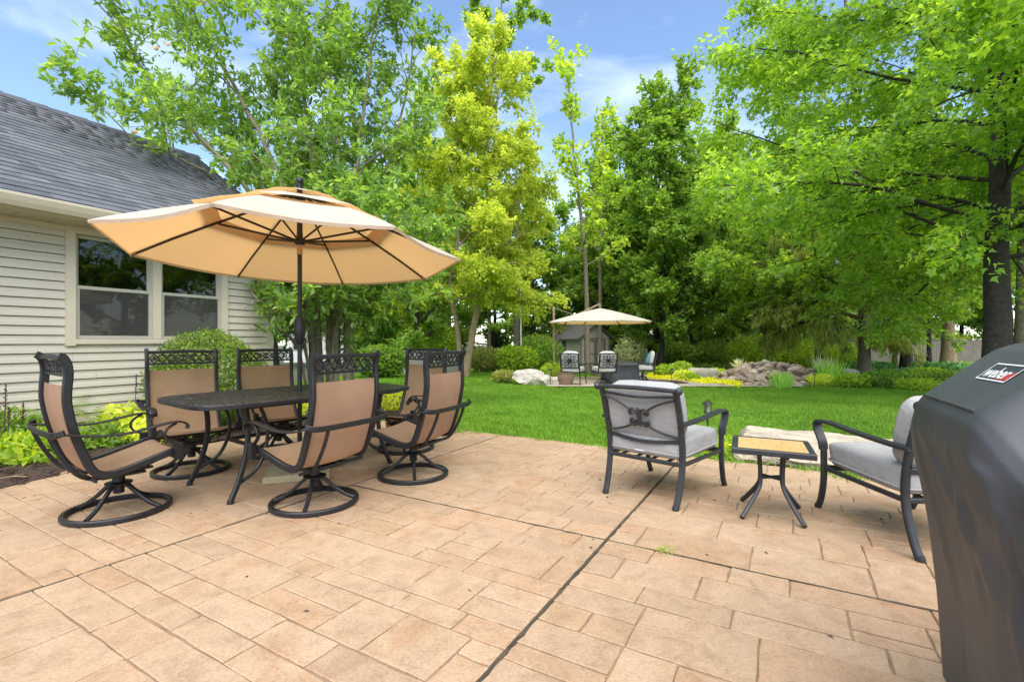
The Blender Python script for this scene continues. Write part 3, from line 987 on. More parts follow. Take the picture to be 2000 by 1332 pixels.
# the 300 stones that show largest are laid one by one, the rest as one field
STONE_LIST.sort(key=lambda s: -s[3] * s[4] / max(s[0], 1) ** 3)
def stone_at(i, s):
    V, Fc = stone_mesh(s[3], s[4], str(i))
    rot = Matrix.Rotation(random.uniform(-.003, .003), 3, 'X') @ Matrix.Rotation(random.uniform(-.003, .003), 3, 'Y')
    return V, Fc, rot, random.uniform(-.0012, .0012)
fv, ff, fr_ = [], [], []
for i, s in enumerate(STONE_LIST):
    V, Fc, rot, dz = stone_at(i, s); rv_ = random.random()
    if i < 300:
        me = bpy.data.meshes.new('paving_stone'); me.from_pydata([tuple(rot @ Vector(v)) for v in V], [], Fc)
        at_ = me.attributes.new('rnd', 'FLOAT', 'FACE'); at_.data.foreach_set('value', [rv_] * len(Fc))
        me.materials.append(MAT['paver'])
        o = bpy.data.objects.new('paving_stone', me); link(o, patio); o.location = (s[1], s[2], dz)
    else:
        b0 = len(fv)
        fv += [tuple(rot @ Vector(v) + Vector((s[1], s[2], dz))) for v in V]; ff += [tuple(b0 + k for k in f) for f in Fc]; fr_ += [rv_] * len(Fc)
if fv:
    me = bpy.data.meshes.new('paving_field'); me.from_pydata(fv, [], ff)
    at_ = me.attributes.new('rnd', 'FLOAT', 'FACE'); at_.data.foreach_set('value', fr_)
    me.materials.append(MAT['paver']); o = bpy.data.objects.new('paving_field', me); link(o, patio); o['kind'] = 'stuff'
# dirt that has settled in the control joints
def jl(m):
    rs = random.Random(4)
    for (p, q) in (((0, 2.12), (0, Y_RIGHT)), ((X_NEAR, 0), (X_FAR, 0)), ((X_NEAR, 2.12), (X_FAR, 2.12))):
        n = 60
        L = []
        for i in range(n + 1):
            t = i / n
            x = p[0] + (q[0] - p[0]) * t; y = p[1] + (q[1] - p[1]) * t
            L.append((x + rs.uniform(-.002, .002), y + rs.uniform(-.002, .002), -.0128 + rs.uniform(-.002, .0012)))
        m.sweep(L, [(-.008, -.01), (.008, -.01), (.008, .01), (-.008, .01)])
o = part('joint_filler', MAT['joint_dark'], patio, jl, False)
# crumbs of leaf litter on the stones
def litter(m):
    rs = random.Random(8)
    for _ in range(80):
        p = Vector((rs.uniform(-3.4, 2.2), rs.uniform(-3.4, 4.2), .002))
        a = rs.uniform(0, 6.28); L = rs.uniform(.006, .022); w = rs.uniform(.003, .008)
        d = Vector((math.cos(a), math.sin(a), 0)); s = Vector((-d.y, d.x, 0))
        m.add([p - d*L, p + s*w + Vector((0,0,.004)), p + d*L, p - s*w + Vector((0,0,.001))], [(0, 1, 2), (0, 2, 3)])
o = part('leaf_litter', MAT['spike'], patio, litter, False); o['kind'] = 'stuff'

# mulch bed along the house, running back round the magnolia
HP0 = Vector((-5.34, 4.97, 0)); HA = math.atan2(.883, .469)
HU = Vector((math.cos(HA), math.sin(HA), 0)); HN = Vector((math.sin(HA), -math.cos(HA), 0))   # along the wall, out of the wall
bed_edge = [PW(-4.0, 3.75), PW(-2.6, 4.12), PW(-1.5, 4.40), PW(-.4, 4.66), PW(.4, 4.78), PW(1.4, 4.72), PW(2.3, 4.75), PW(3.2, 4.95), PW(4.2, 5.2), PW(5.0, 5.9), PW(5.3, 6.9), PW(5.2, 8.0)]
bed_back = [HP0 + HU * t + HN * o_ for t, o_ in ((-3.0, 0), (-1.6, 0), (-.4, 0), (.6, 0), (1.6, 0), (2.4, 0), (2.9, 0), (3.3, 0), (3.6, -.3), (3.9, -.7), (4.2, -1.2), (4.3, -1.8))]
def bed_mesh():
    A = bez(bed_edge, 66); B = bez(bed_back, 66)
    n = min(len(A), len(B)); k = 14
    rng = np.random.default_rng(5)
    V = []
    for i in range(n):
        for j in range(k + 1):
            f = j / k
            p = A[i] * (1 - f) + B[i] * f
            z = gz(p.y) + .045 * min(1, f * 6) + (.02 if 0 < f < 1 else 0) * rng.normal() * .6 + (.004 if f == 0 else 0)
            V.append((p.x, p.y, z))
    Fc = [(i*(k+1)+j, (i+1)*(k+1)+j, (i+1)*(k+1)+j+1, i*(k+1)+j+1) for i in range(n-1) for j in range(k)]
    o = np_mesh('mulch_bed', np.array(V), np.array(Fc), MAT['mulch'], None, None, True)
    o['kind'] = 'structure'
    # loose chips lying on it
    m = MB(); rs = random.Random(3)
    for _ in range(3600):
        i = rs.randrange(0, int(n * .62)); f = rs.random() ** 1.5
        p = A[i] * (1 - f) + B[i] * f
        p = Vector((p.x + rs.uniform(-.05, .05), p.y + rs.uniform(-.05, .05), gz(p.y) + .045 * min(1, f * 6) + .008))
        m.box(p, (rs.uniform(.015, .05), rs.uniform(.006, .014), .006), rot=Matrix.Rotation(rs.uniform(0, 6.28), 3, 'Z') @ Matrix.Rotation(rs.uniform(-.6, .6), 3, 'Y'))
    c = m.build('mulch_chips', MAT['mulch']); c['kind'] = 'stuff'; c['label'] = 'loose dark bark chips lying over the bed'; c['category'] = 'mulch'
    return A, B
BED_A, BED_B = bed_mesh()

# garden bed round the waterfall: woodland floor plants rise from here
def garden_pt(u, v):
    y = 13.9 + .9 * math.sin(u * 3.1) * .6 + v * 24
    x = 3.4 + u * 30
    return (x, y, gz(y) + .02 + .04 * math.sin(u * 40) * math.sin(v * 30))
sheet('garden_bed', garden_pt, 60, 40, MAT['mulch'])
# concrete sitting area and path in front of the far seats
def terrace_pt(u, v):
    x = 1.0 + u * 7.2
    y0 = 13.35 - .05 * u; y1 = (18.3 - 3.4 * max(0, u - .45) / .55)
    y = y0 + (y1 - y0) * v
    return (x, y, gz(y) + .03)
sheet('far_terrace', terrace_pt, 16, 10, MAT['concrete'])

BED_POLY = [(v.x, v.y) for v in BED_A] + [(v.x, v.y) for v in reversed(BED_B)]
def in_poly(x, y, poly):
    c = False; j = len(poly) - 1
    for i in range(len(poly)):
        xi, yi = poly[i]; xj, yj = poly[j]
        if (yi > y) != (yj > y) and x < (xj - xi) * (y - yi) / (yj - yi) + xi: c = not c
        j = i
    return c
# grass blades scattered over the lawn
def grass_field():
    rng = np.random.default_rng(2)
    n = 46
    Vs = []; Fs = []
    for k in range(n):
        a = rng.random() * 6.283; r = .085 * math.sqrt(rng.random())
        b = np.array([math.cos(a) * r, math.sin(a) * r, 0])
        a2 = rng.random() * 6.283; o_ = np.array([math.cos(a2), math.sin(a2), 0])
        L = rng.uniform(.022, .050); s = np.array([-o_[1], o_[0], 0]) * rng.uniform(.0018, .003)
        lean = rng.uniform(.1, .7)
        p1 = b + np.array([0, 0, L * .55]) + o_ * L * .2 * lean; p2 = b + np.array([0, 0, L * .9]) + o_ * L * .7 * lean
        Vs += [b - s, b + s, p1 + s * .8, p1 - s * .8, p2]
        i = 5 * k
        Fs += [(i, i+1, i+2), (i, i+2, i+3), (i+3, i+2, i+4)]
    me = bpy.data.meshes.new('grass_tuft')
    me.from_pydata([tuple(v) for v in Vs], [], Fs); me.materials.append(MAT['blade'])
    tuft = bpy.data.objects.new('grass_tuft', me)       # source for the scatter, not linked itself
    # surface to scatter on
    V = []; Fc = []; W = []
    def inside(p):
        d = (p - J0).dot(PU)
        if d < X_FAR - .03: return False
        if in_poly(p.x, p.y, BED_POLY): return False
        if (p - HP0).dot(HN) < .1 and (p - HP0).dot(HU) < 3.2: return False
        if p.x > 1.1 and p.y > 13.4 and p.x < 8.3 and p.y < 18: return False
        if p.x > 3.4 and p.y > 14.0: return False
        return True
    st = .25
    ys = np.arange(2.5, 24, st)
    idx = {}
    def vid(i, j):
        if (i, j) not in idx:
            idx[(i, j)] = len(V); x = -7 + i * st; y = 2.5 + j * st
            V.append((x, y, gz(y) - .02)); W.append(float(np.clip(1.25 - (y - 4.5) / 10.5, .22, 1)))
        return idx[(i, j)]
    for j in range(len(ys)):
        for i in range(72):
            c = Vector((-7 + (i + .5) * st, 2.5 + (j + .5) * st, 0))
            if abs(c.x) > 1.15 * c.y + .5: continue
            if inside(c): Fc.append((vid(i, j), vid(i+1, j), vid(i+1, j+1), vid(i, j+1)))
    o = np_mesh('grass', np.array(V), np.array(Fc), MAT['lawn'])
    a = o.data.attributes.new('dens', 'FLOAT', 'POINT'); a.data.foreach_set('value', np.array(W, dtype=np.float32))
    o['kind'] = 'stuff'; o['label'] = 'short bright green mown grass of the lawn'; o['category'] = 'grass'
    ng = bpy.data.node_groups.new('scatter_grass', 'GeometryNodeTree')
    ng.interface.new_socket('Geometry', in_out='INPUT', socket_type='NodeSocketGeometry')
    ng.interface.new_socket('Geometry', in_out='OUTPUT', socket_type='NodeSocketGeometry')
    N = ng.nodes
    gi = N.new('NodeGroupInput'); go = N.new('NodeGroupOutput')
    dp = N.new('GeometryNodeDistributePointsOnFaces'); 
    na = N.new('GeometryNodeInputNamedAttribute'); na.data_type = 'FLOAT'; na.inputs['Name'].default_value = 'dens'
    mul = N.new('ShaderNodeMath'); mul.operation = 'MULTIPLY'; mul.inputs[1].default_value = 150
    oi = N.new('GeometryNodeObjectInfo'); oi.inputs['Object'].default_value = tuft
    ip = N.new('GeometryNodeInstanceOnPoints')
    rv = N.new('FunctionNodeRandomValue'); rv.data_type = 'FLOAT_VECTOR'
    rv.inputs[0].default_value = (-.12, -.12, 0); rv.inputs[1].default_value = (.12, .12, 6.283)
    rs = N.new('FunctionNodeRandomValue'); rs.data_type = 'FLOAT'
    rs.inputs[2].default_value = .6; rs.inputs[3].default_value = 1.85
    jg = N.new('GeometryNodeJoinGeometry')
    L = ng.links
    L.new(gi.outputs[0], dp.inputs['Mesh'])
    L.new([x for x in na.outputs if x.enabled][0], mul.inputs[0]); L.new(mul.outputs[0], dp.inputs['Density'])
    L.new(dp.outputs['Points'], ip.inputs['Points']); L.new(oi.outputs['Geometry'], ip.inputs['Instance'])
    L.new(rv.outputs[0], ip.inputs['Rotation']); L.new(rs.outputs[1], ip.inputs['Scale'])
    L.new(gi.outputs[0], jg.inputs[0]); L.new(ip.outputs[0], jg.inputs[0]); L.new(jg.outputs[0], go.inputs[0])
    md = o.modifiers.new('scatter', 'NODES'); md.node_group = ng
    return o
grass_field()

# ------------------------------------------------------------------ the house on the left
ROOF_P = .646
EAVE_O, EAVE_Z, RIDGE_R, T0, T1, TC = .45, 2.60, 3.0, -4.0, 3.55, 3.10
def in_house(P):
    d = P - np.array(HP0)
    t = d @ np.array(HU); o_ = d @ np.array(HN)
    roof = EAVE_Z + .12 + ROOF_P * (EAVE_O - o_)
    return (t < T1 + .1) & (o_ < EAVE_O + .12) & (P[:, 2] < roof + .15) & ((o_ < .12) | (P[:, 2] > 2.3))

house = thing('house', 'cream sided house with dark grey shingle roof and twin window', 'house', HP0, HA)
# local: x along the wall, y into the house, z up
WX0, WX1, WZ0, WZ1 = .60, 2.28, 1.17, 2.40
def wall_core(m):
    m.box(((T0 + WX0) / 2, 3.06, 1.23), (WX0 - T0, 6.0, 2.44))
    m.box(((TC + WX1) / 2 - .01, 3.06, 1.23), (TC - WX1 - .02, 6.0, 2.44))
    m.box(((WX0 + WX1) / 2, .16, WZ0 / 2), (WX1 - WX0, .2, WZ0 - .01))
    m.box(((WX0 + WX1) / 2, .16, 2.43), (WX1 - WX0, .2, .05))
    # the far gable above the wall
    z0 = 2.45
    m.add([(TC - .03, .06, z0), (TC - .03, 6.06, z0), (TC - .03, 3.06, z0 + 3.0 * ROOF_P + .1), (TC - .12, .06, z0), (TC - .12, 6.06, z0), (TC - .12, 3.06, z0 + 3.0 * ROOF_P + .1)],
          [(0, 1, 2), (3, 5, 4), (0, 3, 4, 1), (1, 4, 5, 2), (2, 5, 3, 0)])
part('wall', MAT['gap_shade'], house, wall_core, False)
def room(m):
    x0, x1 = WX0 + .02, WX1 - .02
    m.add([(x0, .27, WZ0), (x1, .27, WZ0), (x1, 2.6, WZ0), (x0, 2.6, WZ0), (x0, .27, 2.4), (x1, .27, 2.4), (x1, 2.6, 2.4), (x0, 2.6, 2.4)],
          [(0, 1, 2, 3), (4, 7, 6, 5), (3, 2, 6, 7), (0, 3, 7, 4), (1, 5, 6, 2)])
part('room', MAT['wood_dark'], house, room, False)
CO = .1016
ncourse = 23
def lap(x0, x1, z, h):
    m = MB()
    # dutch-lap profile: lower lip stands proud, upper part leans back
    zt = z + h - .0075
    prof = [(.05, z), (-.016, z), (-.018, z + .006), (-.012, z + h * .48), (-.004, z + h * .52), (-.002, zt), (.05, zt)]
    V = [(x0, y, zz) for y, zz in prof] + [(x1, y, zz) for y, zz in prof]
    k = len(prof)
    Fc = [(i, (i + 1) % k, k + (i + 1) % k, k + i) for i in range(k)] + [tuple(range(k - 1, -1, -1)), tuple(range(k, 2 * k))]
    m.add(V, Fc)
    m.build('siding_board', MAT['siding'], house)
rs_l = random.Random(31)
for c in range(ncourse):
    z = .10 + c * CO
    if z + CO > WZ0 - .05 and z < WZ1 + .06:
        lap(T0, WX0 - .085, z, CO); lap(WX1 + .085, TC - .10, z, CO)
    else:
        s_ = rs_l.uniform(.2, 2.8)
        lap(T0, s_, z, CO); lap(s_ + .0022, TC - .10, z + .0006, CO - .0006)
part('corner_post', MAT['trim'], house, lambda m: m.box((TC - .048, .022, 1.24), (.10, .10, 2.42), ch=.004))
part('foundation', MAT['wallgrey'], house, lambda m: m.box(((T0 + TC) / 2, 3.05, -.02), (TC - T0 - .04, 5.98, .24)))
def soffit(m):
    m.box(((T0 + T1) / 2, -.2, 2.475), (T1 - T0, .44, .012))
part('soffit', MAT['trim'], house, soffit, False)
part('frieze', MAT['trim'], house, lambda m: m.box(((T0 + TC) / 2, -.012, 2.44), (TC - T0 + .01, .03, .058), ch=.003))
def soffit_groove(m):
    for i in range(26):
        m.box((T0 + .15 + i * .3, -.21, 2.467), (.008, .40, .006))
o = part('soffit_groove', MAT['sash'], house, soffit_groove, False); o['kind'] = 'stuff'
part('fascia', MAT['trim'], house, lambda m: m.box(((T0 + T1) / 2, -.425, 2.54), (T1 - T0, .02, .14)))
def gutter(m):
    prof = [(-.435, 2.485), (-.52, 2.485), (-.545, 2.53), (-.565, 2.585), (-.565, 2.61), (-.545, 2.615), (-.545, 2.59), (-.525, 2.54), (-.51, 2.50), (-.435, 2.50)]
    V = [(T0, y, z) for y, z in prof] + [(T1 + .02, y, z) for y, z in prof]; k = len(prof)
    m.add(V, [(i, (i + 1) % k, k + (i + 1) % k, k + i) for i in range(k)] + [tuple(range(k - 1, -1, -1)), tuple(range(k, 2 * k))])
part('gutter', MAT['trim'], house, gutter, False)
# window: frame, two units with two sashes each
def wframe(m):
    xc = (WX0 + WX1) / 2
    m.box((WX0 - .04, .0, (WZ0 + WZ1) / 2), (.09, .075, WZ1 - WZ0 + .16), ch=.006)
    m.box((WX1 + .04, .0, (WZ0 + WZ1) / 2), (.09, .075, WZ1 - WZ0 + .16), ch=.006)
    m.box((xc, .002, WZ1 + .035), (WX1 - WX0 - .004, .07, .085), ch=.006)
    m.box((xc, -.002, WZ0 - .03), (WX1 - WX0 - .004, .085, .06), ch=.006)
    m.box((xc, .002, (WZ0 + WZ1) / 2), (.095, .066, WZ1 - WZ0 - .004), ch=.006)
win = part('window', MAT['trim'], house, wframe, False)
def sash(x0, x1, z0, z1, y):
    m = MB(); w = .042
    m.box(((x0 + x1) / 2, y, z0 + w / 2), (x1 - x0, .035, w), ch=.004)
    m.box(((x0 + x1) / 2, y, z1 - w / 2), (x1 - x0, .035, w), ch=.004)
    for x in (x0 + w / 2, x1 - w / 2):
        m.box((x, y, (z0 + z1) / 2), (w, .033, z1 - z0 - 2 * w), ch=.004)
    m.build('sash', MAT['sash'], win)
    m = MB(); m.box(((x0 + x1) / 2, y + .002, (z0 + z1) / 2), (x1 - x0 - 2 * w, .004, z1 - z0 - 2 * w))
    m.build('pane', MAT['glass'], win)
    if z0 < 1.5:
        m = MB(); m.add([(x0 + w, y - .020, z0 + w), (x1 - w, y - .020, z0 + w), (x1 - w, y - .020, z1 - w), (x0 + w, y - .020, z1 - w)], [(0, 1, 2, 3)])
        m.build('insect_screen', MAT['screen'], win)
xc = (WX0 + WX1) / 2; zm = (WZ0 + WZ1) / 2 - .01
for a, b in ((WX0 + .006, xc - .049), (xc + .049, WX1 - .006)):
    sash(a, b, zm - .02, WZ1 - .01, .045); sash(a, b, WZ0 + .002, zm + .02, .008)
def blind(m):
    for a, b in ((WX0 + .05, xc - .06), (xc + .06, WX1 - .05)):
        for i in range(6):
            m.box(((a + b) / 2, .19, 2.36 - i * .03), (b - a, .02, .022))
o = part('blind', MAT['curtain'], house, blind, False)
# furniture and light things dimly seen inside
part('room_chair', MAT['curtain'], house, lambda m: m.box((1.0, 1.2, 1.30), (.5, .5, .16), ch=.05), False)
part('room_lamp', MAT['curtain'], house, lambda m: m.box((1.9, 1.5, 1.38), (.35, .3, .3), ch=.06), False)

# roof: deck, ridge, shingles
slope_len = math.hypot(RIDGE_R + EAVE_O + .0, (RIDGE_R + EAVE_O) * ROOF_P)
sl = math.atan(ROOF_P)
def roof_deck(m):
    V = []
    e, r = -EAVE_O - .03, RIDGE_R
    zr = EAVE_Z + (RIDGE_R + EAVE_O) * ROOF_P
    for x in (T0, T1):
        V += [(x, e, EAVE_Z - .045), (x, r, zr - .03), (x, 2 * r - e, EAVE_Z - .045), (x, 2 * r - e, EAVE_Z - .1), (x, r, zr - .08), (x, e, EAVE_Z - .07)]
    m.add(V, [(i, (i + 1) % 6, 6 + (i + 1) % 6, 6 + i) for i in range(6)] + [(5, 4, 1, 0), (4, 3, 2, 1), (6, 7, 10, 11), (7, 8, 9, 10)])
roof = part('roof', MAT['shingle'], house, roof_deck, False)
EXPO = .142
rows = int(slope_len / EXPO) + 1
tabs = []
rs = random.Random(21)
for r_ in range(rows):
    x = T0 + rs.uniform(-.2, 0)
    while x < T1:
        w = rs.choice((.14, .17, .22, .26, .33))
        x1 = min(x + w, T1 + .015)
        if x1 - max(x, T0) > .04: tabs.append((max(x, T0), x1, r_))
        x += w
ca, sa = math.cos(sl), math.sin(sl)
def tab_verts(x0, x1, r_, lift):
    s0 = r_ * EXPO - .035; s1 = min(s0 + EXPO + .03, slope_len + .02)
    def pt(x, s, n):
        return (x, -EAVE_O + s * ca - n * sa, EAVE_Z + s * sa + n * ca)
    b, t = .006 + lift, .012 + lift
    return [pt(x0, s0, b - .006), pt(x1, s0, b - .006), pt(x1, s1, .0005), pt(x0, s1, .0005), pt(x0, s0, t - .001), pt(x1, s0, t - .001), pt(x1, s1, .003), pt(x0, s1, .003)]
TF = [(0, 3, 2, 1), (4, 5, 6, 7), (0, 1, 5, 4), (1, 2, 6, 5), (2, 3, 7, 6), (3, 0, 4, 7)]
def tab_dist(tb):
    x = (tb[0] + tb[1]) / 2; s = tb[2] * EXPO
    p = HP0 + HU * x - HN * (-EAVE_O + s * ca); p = Vector((p.x, p.y, EAVE_Z + s * sa))
    vis = p.y > .3 and abs(p.x) < 1.10 * p.y
    return (p - cam.location).length if vis else 99
tabs.sort(key=tab_dist)
for i, tb in enumerate(tabs[:300]):
    me = bpy.data.meshes.new('shingle'); me.from_pydata(tab_verts(*tb, rs.uniform(0, .004)), [], TF)
    a = me.attributes.new('rnd', 'FLOAT', 'FACE'); v = rs.random(); a.data.foreach_set('value', [v] * 6)
    me.materials.append(MAT['shingle']); link(bpy.data.objects.new('shingle', me), roof)
V = []; Fc = []; rn = []
for tb in tabs[300:]:
    b = len(V); V += tab_verts(*tb, rs.uniform(0, .004)); Fc += [tuple(b + i for i in f) for f in TF]; rn += [rs.random()] * 6
o = np_mesh('shingle_field', np.array(V), np.array(Fc), MAT['shingle'], roof, rn); o['kind'] = 'stuff'
def ridge(m):
    zr = EAVE_Z + (RIDGE_R + EAVE_O) * ROOF_P
    for i in range(30):
        x0 = T0 + i * .253
        m.add([(x0, RIDGE_R - .14, zr - .14 * ROOF_P + .012), (x0 + .27, RIDGE_R - .14, zr - .14 * ROOF_P + .022), (x0 + .27, RIDGE_R, zr + .045), (x0, RIDGE_R, zr + .03),
               (x0 + .27, RIDGE_R + .14, zr - .14 * ROOF_P + .022), (x0, RIDGE_R + .14, zr - .14 * ROOF_P + .012)], [(0, 1, 2, 3), (3, 2, 4, 5)])
o = part('ridge_cap', MAT['shingle'], roof, ridge, False); o['kind'] = 'stuff'
def rake(m):
    e, r = -EAVE_O - .02, RIDGE_R; zr = EAVE_Z + (RIDGE_R + EAVE_O) * ROOF_P
    for y0, y1, z0, z1 in ((e, r, EAVE_Z, zr), (r, 2 * r - e, zr, EAVE_Z)):
        m.add([(T1 - .02, y0, z0 - .17), (T1 - .02, y1, z1 - .17), (T1 - .02, y1, z1 - .03), (T1 - .02, y0, z0 - .03), (T1 + .012, y0, z0 - .17), (T1 + .012, y1, z1 - .17), (T1 + .012, y1, z1 - .03), (T1 + .012, y0, z0 - .03)],
              [(0, 3, 2, 1), (4, 5, 6, 7), (0, 1, 5, 4), (3, 7, 6, 2)])
part('rake_board', MAT['trim'], house, rake, False)
from mathutils import noise as NZ

# ------------------------------------------------------------------ dining set under the umbrella
RAIL = [(-.355, 1.062), (-.335, 1.05), (-.318, 1.01), (-.312, .95), (-.318, .86), (-.318, .78), (-.303, .68), (-.278, .57), (-.243, .46), (-.212, .38), (-.178, .335), (-.12, .318), (-.03, .33), (.08, .36), (.18, .388), (.25, .408), (.29, .402), (.312, .378)]
def rail_curve(n=60):
    return [(p.x, p.z) for p in bez([(a, 0, b) for a, b in RAIL], n)]
RC = rail_curve(68)

def make_swivel_chair():
    t = thing('swivel_chair', '', 'chair', (0, 0, 0), 0, 'sling swivel chairs round the dining table')
    I = MAT['iron']
    for s in (-1, 1):
        part('side_rail', I, t, lambda m: m.bar([(x, s * .27, z) for x, z in RC], .046, .03, up=(0, 1, 0)))
    # woven sling from below the lattice to the front of the seat
    def sling(m):
        pr = [p for p in RC if True]
        k0 = next(i for i, p in enumerate(pr) if p[1] < .905)
        pr = pr[k0:-2]
        ny = 12
        V = []
        for i, (x, z) in enumerate(pr):
            a = pr[max(0, i-1)]; b = pr[min(len(pr)-1, i+1)]
            tx, tz = b[0]-a[0], b[1]-a[1]; L = math.hypot(tx, tz) or 1
            nx, nz = tz / L, -tx / L                     # towards the underside
            for j in range(ny + 1):
                y = -.262 + .524 * j / ny
                sag = .016 * (1 - (y / .262) ** 2)
                V.append((x + nx * sag, y, z + nz * sag))
        Fc = [(i*(ny+1)+j, i*(ny+1)+j+1, (i+1)*(ny+1)+j+1, (i+1)*(ny+1)+j) for i in range(len(pr)-1) for j in range(ny)]
        m.add(V, Fc)
    part('sling', MAT['sling'], t, sling, True, 60)
    # cast scroll panel between the rails at the head
    def lattice(m):
        def q(y, z):
            # follow the rail's lean
            x = next((a[0] + (b[0]-a[0]) * ((z - a[1]) / ((b[1]-a[1]) or 1)) for a, b in zip(RC[:-1], RC[1:]) if b[1] <= z <= a[1]), -.33)
            return (x, y, z)
        m.bar([q(-.26, 1.045), q(0, 1.052), q(.26, 1.045)], .03, .022, up=(1, 0, 0))
        m.bar([q(-.26, .942), q(.26, .942)], .018, .013, up=(1, 0, 0))
        n = 64
        for ph in (0, math.pi):
            m.tube([q(-.25 + .5 * i / n, .992 + .036 * math.sin(ph + 4 * math.pi * 2 * i / n / 1.0)) for i in range(n + 1)], .0055, 5, up=(1, 0, 0))
        for ph in (math.pi / 2, -math.pi / 2):
            m.tube([q(-.25 + .5 * i / n, .992 + .030 * math.sin(ph + 6 * math.pi * i / n)) for i in range(n + 1)], .0045, 5, up=(1, 0, 0))
        for k in range(5):
            c = -.2 + .1 * k
            m.tube([q(c + .022 * math.cos(a * .5236), .992 + .022 * math.sin(a * .5236)) for a in range(12)], .0045, 5, closed=True, up=(1, 0, 0))
    part('head_lattice', I, t, lattice)
    for s in (-1, 1):
        def arm(m):
            P = bez([(-.385, s * .325, .607), (-.33, s * .322, .600), (-.20, s * .318, .572), (-.04, s * .318, .566), (.10, s * .318, .588), (.20, s * .318, .602), (.26, s * .318, .596), (.292, s * .318, .570), (.286, s * .318, .548)], 40)
            m.sweep(P, [(-.023, -.004), (.023, -.004), (.025, .002), (.018, .007), (-.018, .007), (-.025, .002)])
            Q = bez([(.225, s * .318, .596), (.175, s * .318, .565), (.158, s * .318, .52), (.185, s * .318, .475), (.225, s * .316, .455)], 20)
            m.bar(Q, .026, .012)
            m.box((.238, s * .312, .405), (.046, .036, .115), ch=.006)
        part('armrest', I, t, arm)
    def backbar(m):
        m.bar(bez([(-.345, -.345, .618), (-.383, -.30, .603), (-.392, -.15, .598), (-.392, .15, .598), (-.383, .30, .603), (-.345, .345, .618)], 24), .016, .036)
    part('back_bar', I, t, backbar)
    for s in (-1, 1):
        part('back_brace', I, t, lambda m: m.bar(bez([(-.386, s * .20, .600), (-.350, s * .20, .50), (-.300, s * .20, .40), (-.245, s * .195, .325), (-.17, s * .17, .287), (-.05, s * .12, .276), (.06, s * .11, .285)], 26), .024, .016, up=(0, 1, 0)))
    def cross(m):
        for x, z in ((-.185, .290), (.235, .358)):
            m.tube([(x, -.265, z), (x, .265, z)], .011, 8)
        m.bar([(-.16, -.1, .276), (.16, -.1, .284)], .03, .016); m.bar([(-.16, .1, .276), (.16, .1, .284)], .03, .016)
        for s in (-1, 1):
            m.bar([(.13, s * .1, .30), (.2, s * .24, .375)], .02, .016)
    part('seat_frame', I, t, cross)
    def mech(m):
        m.box((0, 0, .262), (.24, .23, .018), ch=.004)
        for s in (-1, 1):                                 # coil springs
            P = [(-.06 + .014 * math.cos(a * .9), s * (.02 + .105 * a / 56), .280 + .014 * math.sin(a * .9)) for a in range(57)]
            m.tube(P, .0062, 5)
        m.box((.10, 0, .285), (.05, .12, .03), ch=.004)
    part('rocker_spring', I, t, mech)
    part('hub', I, t, lambda m: (m.lathe([(.028, .125), (.032, .13), (.032, .185), (.075, .187), (.078, .198), (.036, .202), (.034, .262)], n=18)))
    for k in range(4):
        a = R(38 + 90 * k)
        def leg(m):
            m.bar(bez([(r * math.cos(a), r * math.sin(a), z) for r, z in ((.026, .195), (.075, .165), (.14, .105), (.205, .058), (.268, .030))], 18), .026, .024)
        part('leg', I, t, leg)
    part('base_ring', I, t, lambda m: m.bar([(.283 * math.cos(a * math.pi / 32), .283 * math.sin(a * math.pi / 32), .019) for a in range(64)], .030, .034, closed=True))
    return t

TA = math.atan2(.8, .6)                       # table's long axis
TCEN = Vector((-1.86, 4.14, 0))
chair0 = make_swivel_chair()
chairs = [((-2.66, 3.22), 55, 'tan sling swivel chair at the near left end of the dining table'),
          ((-2.84, 4.22), -44, 'tan sling swivel chair across the table in front of the boxwood'),
          ((-2.40, 4.90), -41, 'tan sling swivel chair across the table just left of the umbrella pole'),
          ((-1.40, 3.38), 151, 'tan sling swivel chair with its back to the viewer beside the concrete umbrella base'),
          ((-.845, 4.08), 156, 'tan sling swivel chair turned away at the right, nearest the open lawn'),
          ((-1.13, 5.08), -120, 'tan sling swivel chair at the far end of the table behind another chair')]
for i, ((x, y), a, lab) in enumerate(chairs):
    c = chair0 if i == 0 else copy_tree(chair0)
    relabel(c, lab, (x, y, .001), R(a))

